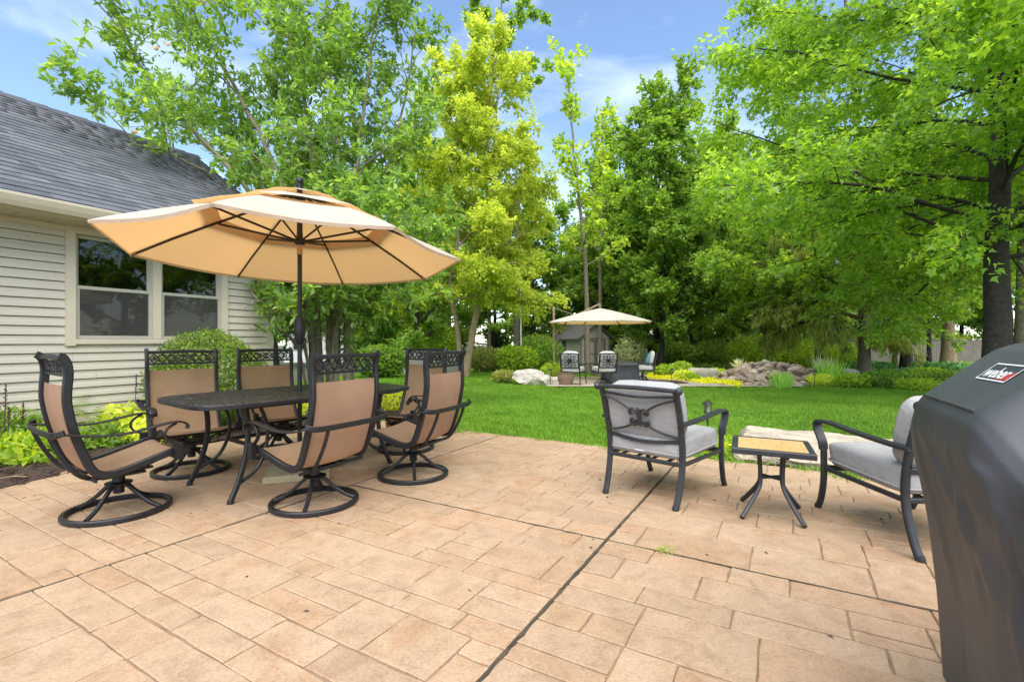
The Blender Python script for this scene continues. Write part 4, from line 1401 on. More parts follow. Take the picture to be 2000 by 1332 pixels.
def dining_table():
    t = thing('dining_table', 'black cast metal dining table with patterned top and umbrella hole', 'table', TCEN, TA)
    I = MAT['iron']
    a, b = .93, .52
    def outline(ins, n=72):
        P = []
        for i in range(n):
            th = 2 * math.pi * i / n
            c, s = math.cos(th), math.sin(th)
            e = .34
            P.append(((a - ins) * math.copysign(abs(c) ** e, c) * (1 - .05 * abs(s) ** 3), (b - ins) * math.copysign(abs(s) ** e, s)))
        return P
    def top(m):
        rings = [(.0, .690), (-.004, .702), (.006, .716), (.016, .714), (.05, .718)]
        V = []; n = 72
        for ins, z in rings: V += [(x, y, z) for x, y in outline(ins)]
        Fc = [(r*n+i, r*n+(i+1) % n, (r+1)*n+(i+1) % n, (r+1)*n+i) for r in range(len(rings)-1) for i in range(n)]
        Fc.append(tuple((len(rings)-1)*n + i for i in range(n)))
        Fc.append(tuple(range(n-1, -1, -1)))
        m.add(V, Fc)
    part('top', MAT['tabletop'], t, top, True, 30)
    part('rim', I, t, lambda m: m.bar([(x, y, .698) for x, y in outline(-.002)], .016, .03, closed=True))
    part('apron', I, t, lambda m: (m.bar([(-.6, -.36, .672), (.6, -.36, .672)], .03, .035), m.bar([(-.6, .36, .672), (.6, .36, .672)], .03, .035), m.bar([(-.6, -.34, .672), (-.6, .34, .672)], .03, .035), m.bar([(.6, -.34, .672), (.6, .34, .672)], .03, .035)))
    part('umbrella_collar', I, t, lambda m: m.lathe([(.03, .719), (.038, .719), (.038, .726), (.026, .728)], n=16))
    for sx in (-1, 1):
        for sy in (-1, 1):
            def leg(m):
                m.bar(bez([(sx * .60, sy * .37, .69), (sx * .575, sy * .355, .52), (sx * .585, sy * .35, .34), (sx * .635, sy * .355, .16), (sx * .70, sy * .365, .012)], 26), .036, .030, up=(0, 1, 0))
                m.bar(bez([(sx * .50, sy * .355, .69), (sx * .43, sy * .33, .53), (sx * .425, sy * .32, .38), (sx * .50, sy * .335, .21), (sx * .64, sy * .352, .125)], 26), .024, .022, up=(0, 1, 0))
                m.lathe([(.022, .0), (.024, .008), (.018, .03)], (sx * .70, sy * .365, .0), 10)
            part('leg', I, t, leg)
    part('stretcher', I, t, lambda m: (m.bar([(-.43, -.32, .33), (.43, -.32, .33)], .022, .03), m.bar([(-.43, .32, .33), (.43, .32, .33)], .022, .03), m.bar([(-.43, -.31, .33), (-.43, .31, .33)], .022, .03), m.bar([(.43, -.31, .33), (.43, .31, .33)], .022, .03)))
dining_table()

def umbrella():
    c = Vector((-1.85, 4.15, 0))
    t = thing('patio_umbrella', 'cream three tier patio umbrella over the dining table with black ribs', 'umbrella', c, 0)
    I = MAT['iron']
    part('pole', I, t, lambda m: m.tube([(0, 0, .05), (0, 0, 1.2), (0, 0, 2.46)], .0195, 14))
    part('finial', I, t, lambda m: m.lathe([(.018, 2.49), (.030, 2.50), (.030, 2.51), (.018, 2.515), (.026, 2.525), (.032, 2.545), (.025, 2.566), (.008, 2.575)], n=16))
    def crank(m):
        m.lathe([(.021, 1.12), (.032, 1.14), (.044, 1.19), (.048, 1.25), (.042, 1.31), (.030, 1.35), (.021, 1.37)], n=16)
        m.tube([(-.045, -.01, 1.23), (-.085, -.015, 1.235)], .009, 8)
        m.tube([(-.085, -.015, 1.235), (-.12, -.02, 1.20), (-.165, -.02, 1.185)], .006, 6)
    part('crank', I, t, crank)
    part('collar', MAT['hub'], t, lambda m: m.lathe([(.022, 1.90), (.0235, 1.905), (.0235, 1.985), (.022, 1.99)], n=14))
    tilt = Matrix.Rotation(R(-2.7), 4, 'X'); zt = 2.0
    def T(p):
        q = tilt @ Vector((p[0], p[1], p[2] - zt)); return Vector((q.x, q.y, q.z + zt))
    A0 = R(4.5)
    RR, ZE = 1.39, 1.885
    def prof(r):                                   # height of the canopy above the ground at radius r
        return ZE + (2.45 - ZE) * max(0.0, 1 - (r / RR)) ** 0.92
    def tier(m, r0, r1, lift0, lift1, flap=0.0, seed=0):
        rs = random.Random(seed)
        n, k = 9, 8
        for s in range(8):
            a0 = A0 + s * math.pi / 4
            ph = rs.uniform(0, 6)
            V = []
            for j in range(k + 1):
                f = j / k; r_ = r0 + (r1 - r0) * f
                for i in range(n + 1):
                    w = i / n
                    an = a0 + w * math.pi / 4
                    # straight chord between ribs, hollowed a little
                    rr = r_ * math.cos(math.pi / 8) / math.cos((w - .5) * math.pi / 4) * (1 - .022 * math.sin(math.pi * w) * f)
                    z = prof(r_) + lift0 + (lift1 - lift0) * f - .022 * math.sin(math.pi * w) * (r_ / RR)
                    if flap:
                        z += flap * math.sin(math.pi * w) * (f ** 3) + .004 * math.sin(3 * math.pi * w + ph) * f
                    V.append(T((rr * math.cos(an), rr * math.sin(an), z)))
            m.add(V, [(j*(n+1)+i, (j+1)*(n+1)+i, (j+1)*(n+1)+i+1, j*(n+1)+i+1) for j in range(k) for i in range(n)])
    CV = MAT['canopy']
    def hem(m, r1, lift, drop):
        n = 9
        for s in range(8):
            a0 = A0 + s * math.pi / 4; V = []
            for i in range(n + 1):
                w = i / n; an = a0 + w * math.pi / 4
                rr = r1 * math.cos(math.pi / 8) / math.cos((w - .5) * math.pi / 4) * (1 - .022 * math.sin(math.pi * w))
                z = prof(r1) + lift - .022 * math.sin(math.pi * w) * (r1 / RR)
                V += [T((rr * math.cos(an), rr * math.sin(an), z)), T((rr * .995 * math.cos(an), rr * .995 * math.sin(an), z - drop))]
            m.add(V, [(2*i, 2*i+1, 2*i+3, 2*i+2) for i in range(n)])
    lo = part('lower_tier', CV, t, lambda m: tier(m, .66, RR, .0, .0, 0, 1), True, 60)
    part('hem', CV, lo, lambda m: hem(m, RR, 0, .022), True, 60)
    part('middle_tier', CV, t, lambda m: tier(m, .28, .82, .018, .030, .022, 2), True, 60)
    part('top_tier', CV, t, lambda m: tier(m, .015, .40, .038, .052, .014, 3), True, 60)
    for s in range(8):
        a = A0 + s * math.pi / 4
        ca_, sa_ = math.cos(a), math.sin(a)
        def rib(m):
            P = [T((r * ca_, r * sa_, prof(r) - .020)) for r in (.05, .35, .70, 1.05, RR - .01)]
            m.bar(P, .012, .020)
        rb = part('rib', I, t, rib)
        part('rib_pocket', CV, rb, lambda m: m.bar([T((r * ca_, r * sa_, prof(r) - .016)) for r in (RR - .05, RR - .002)], .022, .022))
        def strut(m):
            m.bar([T((.04 * ca_, .04 * sa_, 2.02)), T((.68 * ca_, .68 * sa_, prof(.68) - .035))], .010, .018)
        part('strut', I, t, strut)
    part('runner', I, t, lambda m: m.lathe([(.022, 1.985), (.040, 1.99), (.050, 2.01), (.050, 2.03), (.028, 2.045), (.024, 2.10), (.022, 2.22)], n=16))
    part('top_hub', I, t, lambda m: m.lathe([(.022, 2.37), (.05, 2.38), (.05, 2.41), (.022, 2.45), (.02, 2.50)], n=16))
umbrella()
ub = thing('umbrella_base', 'square weathered concrete slab base of the umbrella under the table', 'umbrella base', (-1.83, 4.11, 0), R(18))
part('slab', MAT['slab'], ub, lambda m: m.box((0, 0, .029), (.50, .50, .058), ch=.008), False)
part('socket', MAT['iron'], ub, lambda m: m.lathe([(.05, .058), (.05, .066), (.03, .07), (.028, .20), (.022, .20)], n=14))

# ------------------------------------------------------------------ deep lounge chairs, side table
def cushion(m, c, d, rot=None, e=.22, puff=.10, n=44, k=22):
    """stuffed box: superquadric with a crowned face"""
    c = Vector(c); V = []
    def sp(v, p): return math.copysign(abs(v) ** p, v)
    for j in range(k + 1):
        ph = -math.pi / 2 + math.pi * j / k
        for i in range(n):
            th = 2 * math.pi * i / n + math.pi / n
            x = sp(math.cos(ph), e * 1.3) * sp(math.cos(th), e); y = sp(math.cos(ph), e * 1.3) * sp(math.sin(th), e); z = sp(math.sin(ph), e * 2.4)
            z *= 1 + puff * (1 - x * x) * (1 - y * y)
            p = Vector((x * d[0] / 2, y * d[1] / 2, z * d[2] / 2))
            w_ = NZ.noise(Vector((p.x * 7 + c.x * 9, p.y * 7, p.z * 9 + c.z * 5))) + .6 * NZ.noise(Vector((p.x * 16, p.y * 16 + 3, p.z * 16)))
            p *= 1 + .022 * w_
            if rot is not None: p = rot @ p
            V.append(c + p)
    Fc = [(j*n+i, j*n+(i+1) % n, (j+1)*n+(i+1) % n, (j+1)*n+i) for j in range(k) for i in range(n)]
    m.add(V, Fc)

def make_lounge_chair():
    t = thing('lounge_chair', '', 'chair', (0, 0, 0), 0, 'deep seat patio armchairs beside the side table')
    I = MAT['gunmetal']
    for s in (-1, 1):
        part('rear_leg', I, t, lambda m: (m.bar(bez([(-.425, s * .275, .006), (-.385, s * .28, .10), (-.345, s * .285, .26), (-.345, s * .287, .42), (-.385, s * .29, .60), (-.445, s * .29, .775), (-.475, s * .29, .815)], 34), .034, .040, up=(0, 1, 0)),
                                          m.lathe([(.022, 0), (.024, .012), (.018, .03)], (-.427, s * .275, 0), 10)))
        part('front_leg', I, t, lambda m: (m.bar(bez([(.385, s * .315, .006), (.350, s * .315, .08), (.322, s * .315, .22), (.322, s * .315, .42)], 22), .034, .036, up=(0, 1, 0)),
                                           m.lathe([(.020, 0), (.022, .012), (.016, .03)], (.387, s * .315, 0), 10)))
        def arm(m):
            P = bez([(.322, s * .317, .415), (.330, s * .320, .47), (.368, s * .322, .53), (.385, s * .322, .575), (.360, s * .322, .600)], 18)
            m.bar(P, .058, .018, up=(0, 1, 0)) if False else m.sweep(P, [(-.009, -.027), (.009, -.027), (.009, .027), (-.009, .027)], up=(0, 1, 0))
            Q = bez([(.372, s * .322, .598), (.25, s * .322, .606), (.0, s * .320, .590), (-.25, s * .312, .578), (-.40, s * .300, .575)], 24)
            for o_ in (-.019, -.0065, .0065, .019):          # ribbed top
                m.bar([(p.x, p.y + o_, p.z + .004) for p in Q], .0105, .016)
            m.bar([(p.x, p.y, p.z - .005) for p in Q], .044, .010)
        part('armrest', I, t, arm)
    def backp(m):
        # top roll with knuckles, second rail, bottom rail
        m.tube([(-.472, -.31, .812), (-.478, 0, .818), (-.472, .31, .812)], .016, 10)
        for s in (-1, 1):
            m.lathe([(.012, -.02), (.026, -.012), (.030, 0), (.024, .014), (.010, .024)], (-.473, s * .318, .812), 10, Matrix.Rotation(R(90), 3, 'X'))
        m.bar(bez([(-.447, -.285, .770), (-.462, 0, .752), (-.447, .285, .770)], 16), .020, .018)
    part('back_frame', I, t, backp)
    def lowrail(m):
        m.bar(bez([(-.350, -.285, .450), (-.372, 0, .425), (-.350, .285, .450)], 16), .020, .024)
    part('low_rail', I, t, lowrail)
    def scroll(m):
        def B(y, z):
            f = (z - .44) / (.76 - .44)
            return (-.362 - .095 * f - .012 * (1 - (y / .29) ** 2), y, z)
        for sy in (-1, 1):
            m.tube([B(*p) for p in [(q.x, q.y) for q in bez([(sy * .28, .745, 0), (sy * .18, .715, 0), (sy * .10, .675, 0), (sy * .035, .625, 0)], 16)]], .0085, 7)
            m.tube([B(*p) for p in [(q.x, q.y) for q in bez([(sy * .28, .480, 0), (sy * .18, .498, 0), (sy * .09, .530, 0), (sy * .03, .575, 0)], 16)]], .0085, 7)
            # fleur curls
            for zs, zc in ((1, .628), (-1, .575)):
                P = [(q.x, q.y) for q in bez([(0, zc - zs * .03, 0), (sy * .020, zc + zs * .02, 0), (sy * .055, zc + zs * .032, 0), (sy * .072, zc + zs * .008, 0), (sy * .058, zc - zs * .010, 0)], 18)]
                m.tube([B(*p) for p in P], .011, 7)
        m.tube([B(0, z) for z in (.535, .56, .60, .64, .672)], .019, 8, scales=[.25, .9, .7, 1.05, .2])
    part('back_scroll', I, t, scroll)
    def seatf(m):
        m.bar([(-.345, -.285, .29), (-.345, .285, .29)], .026, .028)
        m.bar([(.318, -.315, .29), (.318, .315, .29)], .026, .032)
        for s in (-1, 1): m.bar([(-.345, s * .287, .29), (.318, s * .312, .29)], .022, .028)
        for k in range(4): m.bar([(-.34, -.18 + .12 * k, .302), (.318, -.18 + .12 * k, .302)], .03, .006)
    part('seat_frame', I, t, seatf)
    C = MAT['cushion']
    def seatc(m):
        cushion(m, (-.005, 0, .392), (.69, .585, .165), e=.16, puff=.10)
        P = [(-.005 + .348 * math.copysign(abs(math.cos(a)) ** .17, math.cos(a)), .296 * math.copysign(abs(math.sin(a)) ** .17, math.sin(a)), .350) for a in [i * math.pi / 28 for i in range(56)]]
        m.tube(P, .006, 6, closed=True)
    part('seat_cushion', C, t, seatc, True, 80)
    def backc(m):
        rot = Matrix.Rotation(R(-13), 3, 'Y')
        cushion(m, (-.318, 0, .645), (.150, .575, .42), rot, e=.24, puff=.0)
        cushion(m, (-.292, 0, .640), (.135, .50, .34), rot, e=.5, puff=.0)
    part('back_cushion', C, t, backc, True, 80)
    part('care_tag', MAT['white_paint'], t, lambda m: m.box((-.36, .03, .352), (.004, .07, .006)), False)
    return t
l0 = make_lounge_chair()
relabel(l0, 'grey cushioned black metal armchair with scroll back turned to the lawn', (1.20, 3.73, .001), R(47))
l1 = copy_tree(l0)
relabel(l1, 'grey cushioned black metal armchair partly hidden by the covered grill', (2.42, 2.90, .001), R(88))

def side_table():
    t = thing('side_table', 'small black metal side table with wood grain top between the armchairs', 'table', (1.725, 3.17, .001), HA + R(2))
    I = MAT['gunmetal']
    w, d, z = .47, .46, .462
    part('top', MAT['wood'], t, lambda m: m.box((0, 0, z - .009), (d - .07, w - .07, .016)), False)
    def fr(m):
        for s in (-1, 1):
            m.box((s * (d / 2 - .02), 0, z - .017), (.042, w, .036), ch=.005)
            m.box((0, s * (w / 2 - .02), z - .0172), (d - .085, .042, .0355), ch=.005)
        m.box((0, 0, z - .030), (d - .08, w - .08, .012))
    part('top_frame', I, t, fr, False)
    part('top_bracket', I, t, lambda m: (m.bar([(-.19, -.075, z - .045), (.19, -.075, z - .045)], .03, .018), m.bar([(-.19, .075, z - .045), (.19, .075, z - .045)], .03, .018)))
    for sx in (-1, 1):
        for sy in (-1, 1):
            part('leg', I, t, lambda m: m.bar(bez([(sx * .055, sy * .075, z - .035), (sx * .045, sy * .068, .36), (sx * .042, sy * .064, .25), (sx * .060, sy * .075, .175), (sx * .15, sy * .145, .055), (sx * .195, sy * .175, .012)], 24), .030, .026, up=(0, 1, 0)))
    part('brace', I, t, lambda m: (m.bar([(-.045, -.066, .245), (.045, .066, .245)], .024, .016), m.bar([(-.045, .066, .2455), (.045, -.066, .2455)], .024, .016)))
side_table()

# ------------------------------------------------------------------ covered grill at the right edge
def grill():
    U0, V0 = 1.6, .78
    loc = HU * (U0 + .02) + HN * (V0 - .035)
    t = thing('grill_cover', 'charcoal vinyl cover draped over a barbecue grill, white logo on its lid', 'grill cover', loc, HA)
    lid = [(.565, .03), (.550, .30), (.525, .55), (.490, .76), (.478, .86), (.492, .935), (.512, .968), (.60, 1.046), (.69, 1.122), (.735, 1.142), (.80, 1.147), (.95, 1.135), (1.03, 1.03), (1.07, .86), (1.07, .4), (1.06, .03)]
    shelf = [(.575, .03), (.565, .30), (.555, .52), (.535, .70), (.530, .77), (.540, .82), (.565, .852), (.62, .868), (.69, .876), (.735, .88), (.80, .88), (.93, .875), (1.0, .85), (1.04, .78), (1.05, .4), (1.05, .03)]
    FOLDS = [(1.60, .94, 1.18, .66, .030, .030), (1.58, .90, 1.28, .44, .026, .034), (1.55, .84, 1.05, .70, .022, .026), (1.50, .82, 1.46, .30, .020, .026),
             (1.95, .86, 1.30, .34, .016, .050), (1.40, .80, 1.36, .55, .024, .022), (1.30, .80, 1.24, .48, .020, .024), (2.06, .90, 1.90, .40, .010, .030), (1.72, .90, 1.66, .48, .012, .028), (1.20, .78, .98, .40, .018, .03)]
    def dense(p):
        # straight runs with tight bends, as cloth pulled over edges
        out = []
        for i in range(len(p) - 1):
            for j in range(13):
                f = j / 13; out.append((p[i][0] + (p[i+1][0] - p[i][0]) * f, p[i][1] + (p[i+1][1] - p[i][1]) * f))
        out.append(p[-1])
        for _ in range(5):
            out = [out[0]] + [((out[i-1][0] + 2*out[i][0] + out[i+1][0]) / 4, (out[i-1][1] + 2*out[i][1] + out[i+1][1]) / 4) for i in range(1, len(out) - 1)] + [out[-1]]
        return out
    A, B = dense(lid), dense(shelf)
    us = [.84, .85, .88] + [.92 + .0093 * i for i in range(127)] + [2.105, 2.118, 2.124]
    rng = random.Random(5)
    V = []; k = len(A)
    for u in us:
        f = min(1, max(0, (u - 1.43) / .16)); f = f * f * (3 - 2 * f)
        endf = max(0, (u - 2.06) / .064); endn = max(0, (.92 - u) / .08)
        for (a, b) in zip(A, B):
            v = a[0] * f + b[0] * (1 - f); z = a[1] * f + b[1] * (1 - f)
            front = v < .66
            hang = max(0, .9 - z)
            if front:
                # the cloth hangs flat low down; tight folds run from the lid's corner into the slack over the shelf
                v += .006 * math.sin(u * 11 + z * 1.5) * hang
                zt_ = .92 * f + .79 * (1 - f)                # keep the folds below the turned-over edge
                fo_k = .5 * min(1, max(0, (zt_ - z) / .12))
                for (ua, za, ub, zb, am, wd) in FOLDS:
                    du, dz = ub - ua, zb - za; LL = du * du + dz * dz
                    tt = ((u - ua) * du + (z - za) * dz) / LL
                    if -.1 < tt < 1.1:
                        dd = ((u - ua) * dz - (z - za) * du) / math.sqrt(LL)
                        fade = max(0, math.sin(math.pi * min(1, max(0, (tt + .1) / 1.2)))) ** .6
                        w2 = wd * (.8 + .9 * max(0, tt))
                        v -= am * fo_k * fade * (max(0, 1 - abs(dd) / w2) ** 1.3 - .8 * max(0, 1 - abs(dd - w2 * 1.3) / w2))
            else:
                v -= .010 * math.sin(u * 17) * hang
            z2 = z - .008 * math.sin(u * 9 + v * 7) * (1 - f) * (1 if z > .8 else 0)
            # round the ends over
            e = max(endf, endn)
            vv = .78 + (v - .78) * (1 - .05 * e * e); zz = z2 - (.030 * e * e if z > .7 else 0)
            uu = u + (.02 * math.exp(-((z - .78) / .12) ** 2) - .05 * hang * .9) * (endf if u > 1.6 else 0)
            V.append((uu - U0, -(vv - V0), zz))
    m = MB()
    n = len(us)
    Fc = [(i*k+j, i*k+j+1, (i+1)*k+j+1, (i+1)*k+j) for i in range(n-1) for j in range(k-1)]
    c0 = len(V); V.append((us[0] - U0, 0, .5)); c1 = len(V); V.append((us[-1] - U0 - .01, 0, .55))
    for j in range(k - 1):
        Fc.append((c0, j + 1, j)); Fc.append((c1, (n-1)*k + j, (n-1)*k + j + 1))
    m.add(V, Fc)
    part_o = m.build('cover', MAT['cover'], t, True, angle=70)
    # seam bead along the front edge of the lid
    def bead(mm):
        mm.tube([(u - U0, -(.511 - V0), .970) for u in (1.62, 1.75, 1.9, 2.05)], .004, 6)
    part('seam', MAT['cover'], part_o, bead)
    # printed badge on the sloping front
    up = Vector((0, -.747, .664)); rt = Vector((-1, 0, 0)); nrm = rt.cross(up)
    if nrm.z < 0: nrm = -nrm
    org = Vector((1.885 - U0, -(.592 - V0), 1.0375)) + nrm * .0022
    def Q(a, b, h=0.0): return org + rt * a + up * b + nrm * h
    W, Hh = .190, .068
    badge = MB()
    badge.add([Q(0, 0), Q(W, 0), Q(W, Hh), Q(0, Hh)], [(0, 1, 2, 3)])
    bo = badge.build('badge', MAT['black_print'], part_o)
    def frame(mm):
        w = .0042
        for (a0, b0, a1, b1) in ((0, 0, W, w), (0, Hh - w, W, Hh), (0, w, w, Hh - w), (W - w, w, W, Hh - w)):
            mm.add([Q(a0, b0, .0015), Q(a1, b0, .0015), Q(a1, b1, .0015), Q(a0, b1, .0015)], [(0, 1, 2, 3)])
    part('badge_border', MAT['white_paint'], bo, frame, False)
    part('badge_flash', MAT['red_paint'], bo, lambda mm: mm.add([Q(.105, .008, .0012), Q(W - .006, .008, .0012), Q(W - .006, .042, .0012), Q(.150, .030, .0012)], [(0, 1, 2, 3)]), False)
    cu = bpy.data.curves.new('badge_text', 'FONT'); cu.body = 'weber'; cu.size = .062; cu.offset = .0012
    tmp = bpy.data.objects.new('badge_text', cu)
    me = bpy.data.meshes.new_from_object(tmp)
    xs = [v.co.x for v in me.vertices]; sx = .150 / (max(xs) - min(xs))
    for v in me.vertices:
        p = Q(.014 + (v.co.x - min(xs)) * sx, .012 + v.co.y * .92, .0022); v.co = p
    me.materials.append(MAT['white_paint'])
    link(bpy.data.objects.new('badge_lettering', me), bo)
    # the wheel legs under the cloth
    part('foot', MAT['iron'], t, lambda mm: [mm.box((x, y, .05), (.05, .05, .10), ch=.005) for x in (-.5, .38) for y in (-.18, .15)], False)
grill()

# ------------------------------------------------------------------ rocks
import bmesh
def rock_mesh(seed, flat=.55, rough=.22, sub=2, mat=None):
    rs = random.Random(seed)
    bm = bmesh.new(); bmesh.ops.create_icosphere(bm, subdivisions=sub, radius=1)
    dirs = [Vector((rs.gauss(0, 1), rs.gauss(0, 1), rs.gauss(0, 1))).normalized() for _ in range(9)]
    cut = [rs.uniform(.62, .92) for _ in dirs]
    for v in bm.verts:
        p = v.co.copy()
        for d, c in zip(dirs, cut):                       # broken faces
            k = p.dot(d)
            if k > c: p -= d * (k - c)
        p *= 1 + rs.uniform(-rough, rough) * .22
        v.co = Vector((p.x, p.y, p.z * flat))
    me = bpy.data.meshes.new('stone'); bm.to_mesh(me); bm.free()
    me.materials.append(mat)
    return me

def slab_stone(name, label, cat, loc, rz, dims, mat, seed, edge=.16, nx=34, ny=26, group=None):
    """quarried slab: split sides, layered top"""
    from mathutils import noise as nz
    t = thing(name, label, cat, loc, rz, group)
    L, D, Hh = dims
    V = []; 
    def prof(u, v):
        x = (u - .5) * L; y = (v - .5) * D
        p = Vector((x * 1.7 + seed, y * 1.7, seed * 3.1))
        ex = 1 + .06 * nz.noise(Vector((y * 2.3, seed, 1)))
        ey = 1 + .07 * nz.noise(Vector((x * 1.9, seed, 7)))
        return x * ex, y * ey, p
    rows = []
    for j in range(ny + 1):
        for i in range(nx + 1):
            u, v = i / nx, j / ny
            x, y, p = prof(u, v)
            dx = min(u, 1 - u) * L; dy = min(v, 1 - v) * D
            e = min(dx, dy)
            # round the corners
            step = math.floor((nz.noise(p * .9) + 1) * 3) / 3 * .045
            z = Hh - .05 + step * .6 + .018 * nz.noise(p * 3.3) + .008 * nz.noise(p * 9)
            if e < edge * .5: z -= (1 - e / (edge * .5)) ** 2 * .05
            if e <= 1e-6: z -= .02
            V.append((x, y, z))
    k = nx + 1
    Fc = [(j*k+i, j*k+i+1, (j+1)*k+i+1, (j+1)*k+i) for j in range(ny) for i in range(nx)]
    loop = [i for i in range(nx)] + [j * k + nx for j in range(ny)] + [ny * k + nx - i for i in range(nx)] + [(ny - j) * k for j in range(ny)]
    prev = loop
    for lv in range(1, 5):
        f = lv / 4; cur = []
        for idx in loop:
            x, y, z = V[idx]
            nn = 1 + .05 * nz.noise(Vector((x * 4, y * 4, f * 5 + seed))) + .03 * math.sin(f * 6)
            cur.append(len(V)); V.append((x * nn, y * nn, z * (1 - f) - .03 * f))
        n = len(loop)
        Fc += [(prev[i], cur[i], cur[(i+1) % n], prev[(i+1) % n]) for i in range(n)]
        prev = cur
    np_mesh('stone', np.array(V), np.array(Fc), mat, t, None, True).data.set_sharp_from_angle(angle=R(32))
    return t

slab_stone('stone_step', 'big pale limestone step slab between patio and lawn behind the side table', 'stone', PW(2.97, -1.24, -.02), PA + R(90), (1.55, 1.15, .21), MAT['stone'], 3.0)
slab_stone('stepping_stone', 'small flat stepping stone sunk in the grass nearest the patio edge', 'stone', (1.35, 5.75, -.035), R(20), (.42, .30, .05), MAT['stone'], 8.0, nx=12, ny=10)
slab_stone('stepping_stone', 'small flat stepping stone sunk in the grass farther from the patio', 'stone', (1.42, 6.35, -.04), R(-12), (.46, .26, .05), MAT['stone'], 9.0, nx=12, ny=10)
# bare soil strip beside the step
def strip_pt(u, v):
    p = PW(X_FAR + .005 + .16 * v, -.75 - .62 * u, .004 + .012 * math.sin(u * 9))
    return (p.x, p.y, p.z)
sheet('soil_strip', strip_pt, 10, 4, MAT['mulch'])
rs = random.Random(77)

# ------------------------------------------------------------------ far sitting area
def boulder(label, loc, size, rz, seed, mat, sub=3, group=None):
    t = thing('boulder', label, 'boulder', loc, rz, group)
    me = rock_mesh(seed, 1.0, .3, sub, mat)
    for p in me.polygons: p.use_smooth = False
    o = bpy.data.objects.new('stone', me); link(o, t); o.scale = size
    o.location = (0, 0, size[2] * .55)
    return t
boulder('large pale boulder left of the brown pot by the far seats', G(1032, 751), (.52, .40, .34), R(10), 5, MAT['stone_pale'])
boulder('smaller pale boulder leaning against the large one by the pot', G(1066, 752), (.22, .22, .20), R(40), 9, MAT['stone_pale'])
boulder('pale boulder behind the blue cushioned swivel chair', G(1232, 742), (.55, .30, .22), R(-5), 14, MAT['stone_pale'])
boulder('pale boulder among plants to the right of the waterfall', G(1655, 742), (.42, .35, .28), R(25), 21, MAT['stone_pale'])
boulder('low pale boulder under the dark fence in the woodland', G(1368, 714) + Vector((0, 0, 0)), (.9, .5, .35), R(0), 23, MAT['stone_pale'])
slab_stone('stone_block', 'long pale stone block above the yellow groundcover', 'stone', G(1372, 741), R(-4), (.95, .45, .42), MAT['stone_pale'], 12.0, nx=20, ny=12)
slab_stone('stone_block', 'low flat stone block between the boulder and the pot', 'stone', G(1082, 747), R(4), (.5, .35, .20), MAT['stone_pale'], 13.0, nx=12, ny=10)

wf = thing('rock_waterfall', 'piled brown and grey rock waterfall at the edge of the lawn', 'rock waterfall', (8.35, 15.25, gz(15.25)), 0)
rmesh = [rock_mesh(100 + k, .62, .35, 2, MAT['rock']) for k in range(8)]
for i in range(265):
    if i < 215:
        a = rs.random() * 6.283; r_ = math.sqrt(rs.random())
        x, y = 1.62 * r_ * math.cos(a), 1.35 * r_ * math.sin(a)
        h = .54 * max(0, 1 - r_ ** 2.0) * (1.0 if y > -.2 else .85)
        if abs(x - .1) < .34 and y < .2: h *= .45           # the spill channel
        s = rs.uniform(.09, .22)
    else:                                                   # rubble along the front
        x, y, h, s = rs.uniform(-2.3, 1.5), rs.uniform(-1.55, -1.0), 0, rs.uniform(.08, .16)
    o = bpy.data.objects.new('stone', rmesh[rs.randrange(8)]); link(o, wf)
    o.location = (x, y, h + s * .35); o.scale = (s * rs.uniform(.9, 1.5), s * rs.uniform(.8, 1.2), s * rs.uniform(.7, 1.1))
    o.rotation_euler = (rs.uniform(-.6, .6), rs.uniform(-.6, .6), rs.random() * 6.28)
part('core', MAT['rock'], wf, lambda m: m.lathe([(1.4, -.05), (1.15, .08), (.8, .26), (.45, .36), (.1, .40)], n=18))
for x, y, s in ((-.45, .15, .42), (.45, .25, .45), (.05, .5, .5), (-.8, -.1, .35)):
    o = bpy.data.objects.new('ledge', rmesh[rs.randrange(8)]); link(o, wf)
    o.location = (x, y, .47 - abs(x) * .12); o.scale = (s, s * .7, .16); o.rotation_euler = (0, 0, rs.uniform(-.4, .4))

